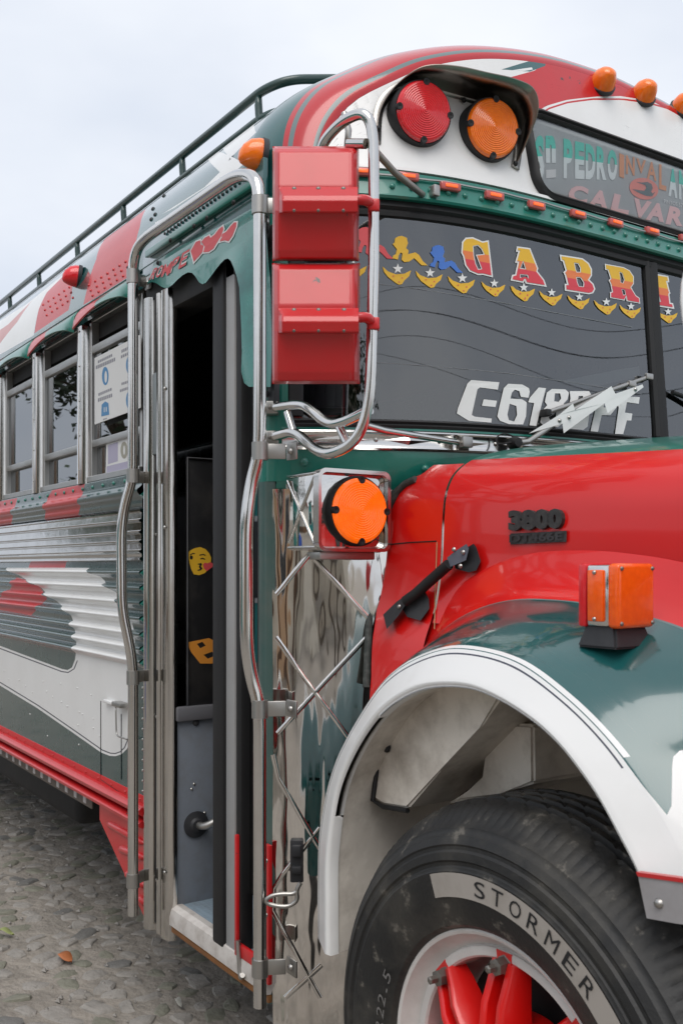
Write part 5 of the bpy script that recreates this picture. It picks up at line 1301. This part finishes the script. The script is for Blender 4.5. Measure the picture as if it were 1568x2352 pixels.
def arc_band(name, a0, a1, r0, r1, h, mat, n=60):
    V = [wpt(r, lerp(a0, a1, k / n), h) for k in range(n + 1) for r in (r0, r1)]
    return mk(name, V, [(2 * k, 2 * k + 1, 2 * k + 3, 2 * k + 2) for k in range(n)], mat, wheel)
arc_band('tyre_decal', 112, 28, .362, .406, .0412, M_decal)
def arc_text(s, a0, da, r0, r1, wdeg, h, mat, bold, flip=False):
    for i, ch in enumerate(s):
        if ch == ' ': continue
        P, Fs = text_tris(ch, bold); am = a0 - da * i
        w = wdeg * (.5 if ch in '1I.' else 1.0)
        V = [wpt(lerp(r0, r1, y * (.2 if ch == '.' else 1)), am - (x - .5) * w, h) for x, y in P]
        mk('tyre_letter', V, Fs, mat, wheel)
arc_text('STORMER', 91.6, 6.75, .370, .399, 4.2, .0424, M_blk, .0)
M_tl = plain('grey_tyre_lettering', (.14, .135, .13), .6)
arc_text('11R22.5', 186.5, 5.0, .313, .337, 3.8, .0345, M_tl, .0)
rimp = [(.300, -.03), (.3005, .008), (.296, .0105), (.290, .008), (.286, -.002), (.276, -.016), (.265, -.026), (.263, -.024), (.2625, -.020), (.258, -.0185), (.246, -.0195), (.242, -.024), (.240, -.060), (.238, -.16)]
V, Fs = lathe_geo(rimp, WC, TY, 96); rim = mk('rim', V, Fs, M_rim, wheel, smooth=True, sharp=35)
V, Fs = lathe_geo([(.236, -.13), (.001, -.13)], WC, TY, 48); mk('wheel_dark_back', V, Fs, M_int, wheel)
for k in range(8):
    A = 92.6 + 45 * k
    for s in (-1, 1):
        V = []; Fs = []
        st = [(.245, -.050, -.012), (.215, -.052, .000), (.175, -.05, .018), (.13, -.05, .026), (.09, -.05, .024)]
        for r, lo, hi in st:
            for da, h in ((s * 2.0, lo), (s * 2.2, hi - .004), (s * 3.0, hi), (s * 4.8, hi), (s * 5.8, hi - .006), (s * 6.4, lo)):
                V.append(wpt(r, A + da * (.16 / max(r, .13)) * 1.9, h))
        for i in range(len(st) - 1):
            for j in range(5): Fs.append((i * 6 + j, i * 6 + j + 1, i * 6 + j + 7, i * 6 + j + 6))
        Fs.append((0, 1, 2, 3, 4, 5))
        o = mk('spoke_rib', V, Fs, M_red, wheel, smooth=True, sharp=45)
    Vw = [wpt(r, A + d, h) for r, h in ((.255, -.05), (.20, -.045), (.15, -.02), (.09, -.005)) for d in (-9 * .16 / r, 9 * .16 / r)]
    mk('spoke_web', Vw, [(2 * i, 2 * i + 1, 2 * i + 3, 2 * i + 2) for i in range(3)], M_red, wheel)
    mk('clamp_wedge', [wpt(r, A + d, h) for h in (-.045, -.018) for r, d in ((.222, -4), (.222, 4), (.262, 4.5), (.262, -4.5))], [(0, 1, 2, 3), (4, 5, 6, 7), (0, 1, 5, 4), (1, 2, 6, 5), (2, 3, 7, 6), (3, 0, 4, 7)], M_red, wheel)
    lathe('wheel_nut', [(0, -.03), (.019, -.03), (.019, -.018), (.016, -.017), (.016, .004), (.008, .006), (.008, .022), (.005, .024), (0, .024)], wpt(.238, A, 0), TY, M_nut, wheel, n=6, sharp=20)
lathe('hub', [(0, .06), (.05, .06), (.06, .05), (.065, .02), (.12, .01), (.13, -.02), (.13, -.1)], WC, TY, M_red, wheel, n=40)
# the other wheels, mostly hidden
for nm, c, fl_ in (('rear_wheel', Vector((-6.1, .02, .535)), 1),):
    o = wheel.copy(); o.name = 'rear_wheel'; COL.objects.link(o); o.location = c - WC; o.parent = BUS; o.matrix_parent_inverse = Matrix.Translation(BUS.location).inverted()
    r2 = rim.copy(); COL.objects.link(r2); r2.parent = o
fw = wheel.copy(); fw.name = 'front_wheel'; COL.objects.link(fw); fw.parent = BUS; fw.matrix_parent_inverse = Matrix.Translation(BUS.location).inverted(); fw.scale = (1, -1, 1); fw.location = (0, 2.4, 0)

# ---------------------------------------------------------------- square two-faced lamp on the fender
bs_ = on_fen(1412, 1470)
nl = Vector((math.cos(YAW - .62), -math.sin(YAW - .62) * 1.0, 0)).normalized(); rt = basis(Vector((-nl.y, nl.x, 0)), Vector((0, 0, 1)))
hd = (bs_ - EYE).dot(FWD); k_ = hd / FPX
cz_l = EYE.z + (HOR - 1367) * k_
cl = Vector((bs_.x, bs_.y, cz_l)); W_ = 128 * k_; H_ = 146 * k_; D_ = .062
sq = box('fender_lamp', cl, (W_ * .98, H_ * .96, D_ * .80), M_chr, fender, rot=rt, bev=.006)
box('fender_lamp_lens', cl + nl * D_ * .55, (W_, H_, D_ * .42), M_orange, sq, rot=rt, bev=.008, seg=3)
box('fender_lamp_lens', cl - nl * D_ * .55, (W_, H_, D_ * .30), M_redl, sq, rot=rt, bev=.006)
sdv = Vector((nl.y, -nl.x, 0)); sdv = sdv if sdv.dot(Vector((0, -1, 0))) > 0 else -sdv
rt2 = basis(nl, Vector((0, 0, 1)))
box('side_lens', cl + sdv * W_ * .49, (D_ * .55, H_ * .80, .014), M_orange, sq, rot=rt2, bev=.003)
rivets('lens_screws', [cl + sdv * (W_ * .49 + .008) + Vector((0, 0, s * H_ * .36)) for s in (-1, 1)], sdv, .004, M_steel, sq)
rivets('lens_screws', [cl + nl * D_ * .76 + Vector((0, 0, s * H_ * .42)) + sdv * W_ * .42 * t for s in (-1, 1) for t in (-1, 1)], nl, .004, M_nut, sq)
lathe('lamp_stud', [(.011, 0), (.011, .035)], cl + Vector((0, 0, -H_ / 2 - .028)), (0, 0, 1), M_steel, sq, n=12)
fo = bs_ - Vector((0, 0, .012)); bm = bmesh.new(); e1_ = sdv; e2_ = nl
lo = [fo + e1_ * a * .052 + e2_ * b * .044 for a, b in ((-1, -1), (1, -1), (1, 1), (-1, 1))]; hi_ = [fo + Vector((0, 0, .060)) + e1_ * a * .036 + e2_ * b * .026 for a, b in ((-1, -1), (1, -1), (1, 1), (-1, 1))]
vs = [bm.verts.new(v) for v in lo + hi_]; bm.faces.new(vs[:4]); bm.faces.new(vs[4:])
for i in range(4): bm.faces.new((vs[i], vs[(i + 1) % 4], vs[4 + (i + 1) % 4], vs[4 + i]))
bmesh.ops.bevel(bm, geom=bm.edges[:], offset=.004, segments=2, affect='EDGES'); from_bm('lamp_foot', bm, M_plas, sq)

# ---------------------------------------------------------------- mirrors on their tube frame
MD = 2.25
def mp(px, py, dd=0.0): return PD(px, py, MD + dd)
def mirror(px0, px1, py0, py1, ch0, ch1, mats=M_redold):
    """back of a mirror head: bevelled tray with a bolted channel"""
    def pt(a, b, d): return mp(lerp(px0, px1, a), lerp(py0, py1, b), d)
    rows = [(0.0, .050), (.018, .006), (.05, -.010), (.34, -.030), (.56, -.030), (.90, .000), (.975, .012), (1.0, .050)]
    cols = [(0.0, .050), (.022, .020), (.07, -.000), (.12, -.004), (.88, -.004), (.93, .002), (.978, .020), (1.0, .050)]
    V = []; Fs = []
    for b, db in rows:
        for a, da in cols:
            d = max(db, da) if max(da, db) >= .049 else (db + max(0, da) * .9)
            ins = .03 * (1 - abs(2 * b - 1)) * 0
            V.append(pt(a, b, d))
    n = len(cols)
    for j in range(len(rows) - 1):
        for i in range(n - 1): Fs.append((j * n + i, j * n + i + 1, (j + 1) * n + i + 1, (j + 1) * n + i))
    k = len(V); V += [pt(0, 0, .052), pt(1, 0, .052), pt(1, 1, .052), pt(0, 1, .052)]
    o = mk('wing_mirror', V, Fs, mats, BUS, smooth=False)
    bv = o.modifiers.new('bev', 'BEVEL'); bv.width = .004; bv.segments = 3; bv.limit_method = 'ANGLE'; bv.angle_limit = R(12)
    mk('mirror_glass', V[k:], [(0, 1, 2, 3)], M_chr, o)
    # channel
    a0, a1 = .075, .985; c0, c1 = ch0, ch1; m = lerp(c0, c1, .42)
    V = []
    for a, e in ((a0, .0), (a0 + .04, 1.0), (a1, 1.0)):
        for b, d in ((c0, -.031), (c0 + .005, -.036), (m - .02, -.036 - .020 * e), (m + .02, -.040 - .022 * e), (c1 - .01, -.034 - .020 * e), (c1, -.028)): V.append(pt(a, b, d))
    Fs = [(i * 6 + j, i * 6 + j + 1, i * 6 + j + 7, i * 6 + j + 6) for i in range(2) for j in range(5)]
    ch = mk('mirror_channel', V, Fs, mats, o, smooth=False); bv = ch.modifiers.new('bev', 'BEVEL'); bv.width = .003; bv.segments = 2; bv.limit_method = 'ANGLE'; bv.angle_limit = R(15)
    nn = -FWD
    rivets('channel_bolts', [pt(a, c0 + .02, -.037) for a in (.25, .53, .82)] + [pt(a, c1 - .03, -.052) for a in (.25, .53, .82)], nn, .006, M_nut, o)
    return o
m1 = mirror(626, 824, 336, 600, .352, .585); m2 = mirror(625, 826, 604, 882, .372, .585)
tube('mirror_arm', [mp(812, 460, -.035), mp(838, 458, -.03), mp(850, 466, -.01), mp(858, 476, -.005)], .012, M_redold, m1, n=10, rad=.02)
tube('mirror_arm', [mp(815, 730, -.035), mp(842, 728, -.03), mp(852, 738, -.01), mp(858, 746, -.005)], .012, M_redold, m2, n=10, rad=.02)
for py, o in ((474, m1), (745, m2)): box('arm_clamp', mp(858, py, -.004), (.026, .028, .030), M_redold, o, rot=basis(RGT, UP), bev=.004)
frame = [mp(738, 345, .12), mp(748, 318, .10), mp(790, 275, .04), mp(838, 256, 0), mp(858, 300, 0), mp(858, 600, 0), mp(850, 925, 0), mp(822, 1012, .01), mp(762, 1045, .05), mp(725, 1036, .11), mp(688, 1000, .19), mp(668, 992, .22), mp(618, 1006, .30)]
mf = tube('mirror_frame', frame, .0128, M_chr, n=16, rad=[0, .05, .07, .07, .07, 0.02, .10, .09, .06, .03, .03, .02, 0])
tube('frame_brace', [mp(618, 938, .30), mp(690, 928, .20), mp(712, 940, .16), mp(752, 975, .10), mp(785, 972, .06), mp(850, 940, .005)], .0122, M_chr, mf, n=14, rad=.05)
tube('frame_brace', [mp(660, 948, .24), mp(676, 998, .205)], .0105, M_chr, mf, n=12)
tube('frame_brace', [mp(778, 978, .075), mp(800, 1025, .035)], .0105, M_chr, mf, n=12)
h1 = on_front(985, 450, .03) or PX(985, 450, .22)
tube('frame_stay', [mp(866, 352, .02), mp(905, 395, .14), PD(970, 447, (h1 - EYE).dot(FWD) - .01)], .0085, M_steel, mf, n=10)
box('stay_foot', h1, (.03, .02, .03), M_steel, mf, bev=.004)
h2 = on_front(1062, 1018, .02)
tube('frame_stay', [mp(835, 975, .02), mp(880, 988, .10), PD(1050, 1016, (h2 - EYE).dot(FWD) - .01)], .0085, M_chr, mf, n=10)
box('stay_foot', h2, (.02, .035, .03), M_steel, mf, bev=.004)
tube('frame_stay', [mp(800, 330, .03), mp(840, 330, 0)], .012, M_chr, mf, n=10)
tube('frame_stay', [mp(790, 260, .10), mp(800, 300, .09), mp(796, 345, .1)], .008, M_steel, mf, n=8)
for py in (938, 1006):
    c = mp(622, py, .295); box('frame_bracket', c, (.040, .034, .040), M_steel, mf, rot=basis(RGT, UP), bev=.004)
    rivets('bracket_bolt', [c - FWD * .018], -FWD, .008, M_nut, mf)

# round crossover mirror at the far side of the hood
rc_ = PD(1818, 692, 1.25)
cm_ = lathe('crossover_mirror', [(.001, .05), (.07, .045), (.12, .028), (.145, 0), (.142, -.010), (.10, -.014), (.001, -.02)], rc_, Vector((.85, -.5, .05)), M_wht, n=40)
tube('mirror_stalk', [rc_ + Vector((-.01, .02, -.10)), rc_ + Vector((-.02, .10, -.40)), (1.40, .02, 1.10)], .011, M_blk, cm_, n=8, rad=.1)

# ---------------------------------------------------------------- wipers
pv = on_front(1160, 1022, .03)
def ow(px, py, off): return on_front(px, py, off)
wp = lathe('wiper', [(.016, 0), (.018, .02), (.012, .035), (0, .036)], pv, FN(pv.y, 1.83), M_blk, n=16)
def wt(u, v, off): return on_front(*c3(u, v), off)
tube('wiper_arm', [pv + Vector((.02, 0, 0)), wt(540, 545, .05), wt(640, 480, .045), wt(830, 350, .035), wt(1060, 230, .030)], .008, M_steel, wp, n=8)
tube('wiper_blade', [wt(690, 350, .014), wt(835, 300, .014), wt(1100, 205, .014), wt(1405, 98, .014)], .0065, M_steel, wp, n=8)
tube('wiper_rubber', [wt(690, 358, .007), wt(1100, 215, .007), wt(1408, 108, .007)], .004, M_blk, wp, n=6)
box('blade_joint', wt(700, 345, .02), (.03, .02, .02), M_blk, wp, bev=.004)
for u, v in ((1280, 150), (1395, 100)): box('blade_clip', wt(u, v, .018), (.012, .03, .018), M_steel, wp, bev=.003)
bolt = [(545, 490), (740, 372), (832, 295), (846, 340), (1085, 182), (1112, 232), (1292, 170), (1300, 188), (1060, 362), (1040, 296), (772, 488), (764, 424)]
extrude_poly('lightning_plate', [[c3(*p) for p in bolt]], onf(.050), M_wsticker, wp, .003)
rivets('plate_screws', [wt(740, 410, .0535), wt(803, 390, .0535), wt(1240, 205, .0535)], FN(1.0, 2.0), .006, M_steel, wp)
tube('washer_hose', [pv + Vector((.02, -.02, .0)), on_front(*c3(360, 560), .03), on_front(*c3(362, 500), .03), on_front(*c3(420, 480), .03), on_front(*c3(480, 520), .04)], .0025, M_blk, wp, n=6, rad=.02)
w2 = tube('wiper', [on_front(1535, 903, .012), on_front(1568, 918, .02), on_front(1640, 960, .03)], .008, M_blk, n=8)
# pale card added behind the glass, standing in for a reflection
M_cards = plain('pale_reflection_card', (.50, .55, .53), .5)
ci = [on_front(*c3(*q), -.03) for q in ((880, 105), (1280, 25), (1418, 5), (1420, 75), (1050, 158))]
mk('reflection_card', ci, [(0, 1, 2, 3, 4)], M_cards)

# ================================================================ the street round the bus (seen in glass and chrome)
def ebox(bm, x0, x1, y0, y1, z0, z1): bm_box(bm, ((x0 + x1) / 2, (y0 + y1) / 2, (z0 + z1) / 2), (x1 - x0, y1 - y0, z1 - z0), bev=0)
M_pane = plain('house_window_glass', (.03, .035, .04), .1)
M_tile = plain('clay_roof', (.26, .085, .05), .8, amt=.6, scale=3)
M_wood = plain('brown_door_wood', (.12, .06, .03), .6)
def house(label, x0, x1, y0, y1, h, col, face_, wins, door, roofmat=None, band_=None):
    e = bpy.data.objects.new('house', None); COL.objects.link(e); e.location = ((x0 + x1) / 2, (y0 + y1) / 2, 0)
    e['label'] = label; e['category'] = 'house'; e['group'] = 'houses along the street'
    wm = plain('plaster_%.2f_%.2f' % (col[0], x0), col, .8, amt=.4, scale=.8, dirt=tuple(c * .6 for c in col))
    bm = bmesh.new(); ebox(bm, x0, x1, y0, y1, 0, h); w = from_bm('wall', bm, wm, e, smooth=False)
    if band_:
        bm = bmesh.new(); ebox(bm, x0 - .02, x1 + .02, y0 - .02, y1 + .02, 0, .8); from_bm('plinth', bm, band_, e, smooth=False)
    bm = bmesh.new(); ebox(bm, x0 - .35, x1 + .35, y0 - .35, y1 + .35, h, h + .12); rf = from_bm('roof', bm, roofmat or M_tile, e, smooth=False)
    n = int((x1 - x0) / .25)
    bm = bmesh.new(); ebox(bm, x0 - .1, x1 + .1, (y0 + y1) / 2 - .1, (y0 + y1) / 2 + .1, h + .12, h + .6); from_bm('ridge', bm, roofmat or M_tile, rf, smooth=False)
    def on(a0, a1, z0, z1, mat, nm, d, par):
        bm = bmesh.new()
        if face_ == 'y': ebox(bm, a0, a1, y1 - .02, y1 + d, z0, z1)
        else: ebox(bm, x0 - d, x0 + .02, a0, a1, z0, z1)
        return from_bm(nm, bm, mat, par, smooth=False)
    for a0, a1, z0, z1 in wins:
        f = on(a0 - .08, a1 + .08, z0 - .08, z1 + .08, M_wht, 'window', .03, e); on(a0, a1, z0, z1, M_pane, 'pane', .05, f)
    if door: d_ = on(door[0], door[1], 0, 2.1, M_wood, 'door', .05, e)
house('narrow peach plastered house with clay roof across the street', 5.2, 9.0, -14.0, -9.4, 3.6, (.62, .40, .24), 'y', [(5.7, 6.5, 1.1, 2.3)], (7.4, 8.3))
house('turquoise house with white window frames across the street', -9.5, -3.2, -14.0, -10.0, 3.2, (.05, .34, .32), 'y', [(-8.6, -7.4, 1.0, 2.2), (-5.4, -4.2, 1.0, 2.2)], (-6.8, -5.9), plain('tin_roof', (.30, .29, .28), .5))
house('white house with brown plinth far along the street', -26.0, -15.0, -15.0, -10.5, 3.4, (.58, .56, .52), 'y', [(-24.5, -23.0, 1.0, 2.2), (-20.0, -18.5, 1.0, 2.2)], (-22.0, -21.0), None, M_wood)
house('tall pale cream house facing the front of the bus', 15.0, 21.0, -16.0, -7.5, 5.0, (.66, .60, .50), 'x', [(-15.0, -13.6, 1.2, 2.6), (-12.4, -11.0, 3.4, 4.8), (-15.0, -13.6, 3.4, 4.8), (-9.8, -8.4, 1.2, 2.6)], (-12.1, -11.2))
def tree(label, x, y, th, cr, cz_, seed, col, nl, lean=(0, 0), cards=False):
    rn = random.Random(seed); e = bpy.data.objects.new('tree', None); COL.objects.link(e); e.location = (x, y, 0); e['label'] = label; e['category'] = 'tree'; e['group'] = 'street trees'
    bark = MATS.get('bark') or plain('bark', (.09, .07, .05), .9, amt=.6, scale=12, bump=.02, bscale=14)
    lm = plain('leaves_%d' % seed, col, .5, amt=.7, scale=2.5, dirt=(col[0] * .45, col[1] * .45, col[2] * .4))
    top = Vector((x + lean[0], y + lean[1], th))
    V, Fs = tube_geo(fillet([(x, y, -.05), (x + lean[0] * .3, y + lean[1] * .3, th * .5), top], .8), .16, 10)
    mk('trunk', V, Fs, bark, e, smooth=True); ends = []
    V = []; Fs = []
    for k in range(11):
        a = rn.uniform(0, 6.28); el = rn.uniform(.1, 1.2); L = cr * rn.uniform(.75, 1.15)
        d = Vector((math.cos(a) * math.cos(el), math.sin(a) * math.cos(el), math.sin(el) * .7))
        m = top + d * L * .5 + Vector((0, 0, .2)); t = top + d * L + Vector((0, 0, -.25 * rn.random())); ends += [m.lerp(t, q) for q in (.3, .6, 1.0)]
        v, f = tube_geo([top + Vector((0, 0, -.3)), m, t], [.07, .04, .015], 6); s = len(V); V += v; Fs += [tuple(i + s for i in q) for q in f]
        for q in range(3):
            b_ = m.lerp(t, rn.random()); w = b_ + Vector((rn.uniform(-1, 1), rn.uniform(-1, 1), rn.uniform(-.6, .5))) * cr * .35; ends.append(w)
            v, f = tube_geo([b_, w], [.02, .008], 5); s = len(V); V += v; Fs += [tuple(i + s for i in z) for z in f]
    mk('limb', V, Fs, bark, e, smooth=True)
    V = []; Fs = []
    for k in range(nl):
        c = rn.choice(ends) + Vector((rn.gauss(0, 1), rn.gauss(0, 1), rn.gauss(0, .8))) * cr * .13
        a = Vector((rn.uniform(-1, 1), rn.uniform(-1, 1), rn.uniform(-.5, .5))).normalized() * rn.uniform(.07, .12); b_ = Vector((rn.uniform(-1, 1), rn.uniform(-1, 1), rn.uniform(-1, 1))).cross(a).normalized() * .035
        s = len(V); V += [c - a, c + b_, c + a, c - b_]; Fs.append((s, s + 1, s + 2, s + 3))
    mk('crown', V, Fs, lm, e)
tree('leafy street tree with spreading branches beside the turquoise house', -13.8, -5.4, 3.7, 3.1, 4.2, 5, (.02, .035, .01), 4200, (.6, .5))
tree('bushy dark green tree between the narrow peach and turquoise houses', 0.4, -10.5, 2.4, 2.6, 3.6, 9, (.04, .075, .02), 5200)
tree('low green tree in front of the white house', -19.0, -7.6, 2.0, 2.4, 3.2, 12, (.05, .09, .025), 4200)
tree('tall leafy tree added unseen ahead of the bus to darken the fender reflection', 8.6, -5.2, 3.0, 2.9, 4.2, 31, (.03, .055, .016), 6000)  # added out of view, crown keeps bright sky out of the fender's reflection
tree('round garden tree beside the tall cream house', 13.0, -9.5, 2.6, 2.4, 3.2, 21, (.045, .085, .022), 4200)
def barrel(x, y, label, col):
    o = lathe('plastic_barrel', [(0, 0), (.27, 0), (.29, .05), (.30, .28), (.28, .30), (.30, .32), (.30, .58), (.28, .60), (.30, .62), (.29, .86), (.24, .90), (0, .90)], (x, y, 0), (0, 0, 1), plain('barrel_%0.1f' % x, col, .35), None, n=24)
    o['label'] = label; o['category'] = 'barrel'
barrel(-6.6, -3.6, 'blue plastic barrel standing across the street', (.02, .08, .40)); barrel(-7.7, -3.9, 'white plastic barrel beside the blue barrel', (.55, .55, .53))
def pole(x, y, label):
    e = bpy.data.objects.new('utility_pole', None); COL.objects.link(e); e.location = (x, y, 0); e['label'] = label; e['category'] = 'utility pole'; e['group'] = 'utility poles of the street'
    V, Fs = tube_geo([(x, y, -.1), (x, y, 8.6)], [.15, .10], 12); mk('pole_shaft', V, Fs, plain('pole_concrete', (.30, .29, .27), .8) if 'pole_concrete' not in MATS else MATS['pole_concrete'], e, smooth=True)
    box('crossarm', (x, y, 8.2), (1.6, .10, .12), M_wood, e, bev=.01)
pole(24, -12, 'concrete utility pole by the tall cream house'); pole(4.5, 22, 'concrete utility pole beyond the far side of the bus')
for i, (dz, sag, dx) in enumerate(((8.3, 1.5, -.7), (8.3, 1.9, 0), (8.3, 1.7, .7), (7.4, 2.3, .1), (7.0, 1.2, -.2))):
    a = Vector((24 + dx, -12, dz)); b = Vector((4.5 + dx, 22, dz)); P = [a.lerp(b, k / 24) - Vector((0, 0, sag * 4 * (k / 24) * (1 - k / 24))) for k in range(25)]
    o = tube('power_cable', P, .0065, M_blk, None, n=6)
    o['label'] = 'black overhead power cable strung between the two concrete utility poles'; o['category'] = 'cable'; o['group'] = 'overhead power cables'

# ---------------------------------------------------------------- keep to thing > part > sub-part
def chain(o):
    c = [o]
    while c[-1].parent: c.append(c[-1].parent)
    return c
for o in list(COL.objects):
    c = chain(o)
    if len(c) > 3:                                        # deeper than a sub-part: hang it on its part
        o.parent = c[-2]; o.matrix_parent_inverse = Matrix.Identity(4)
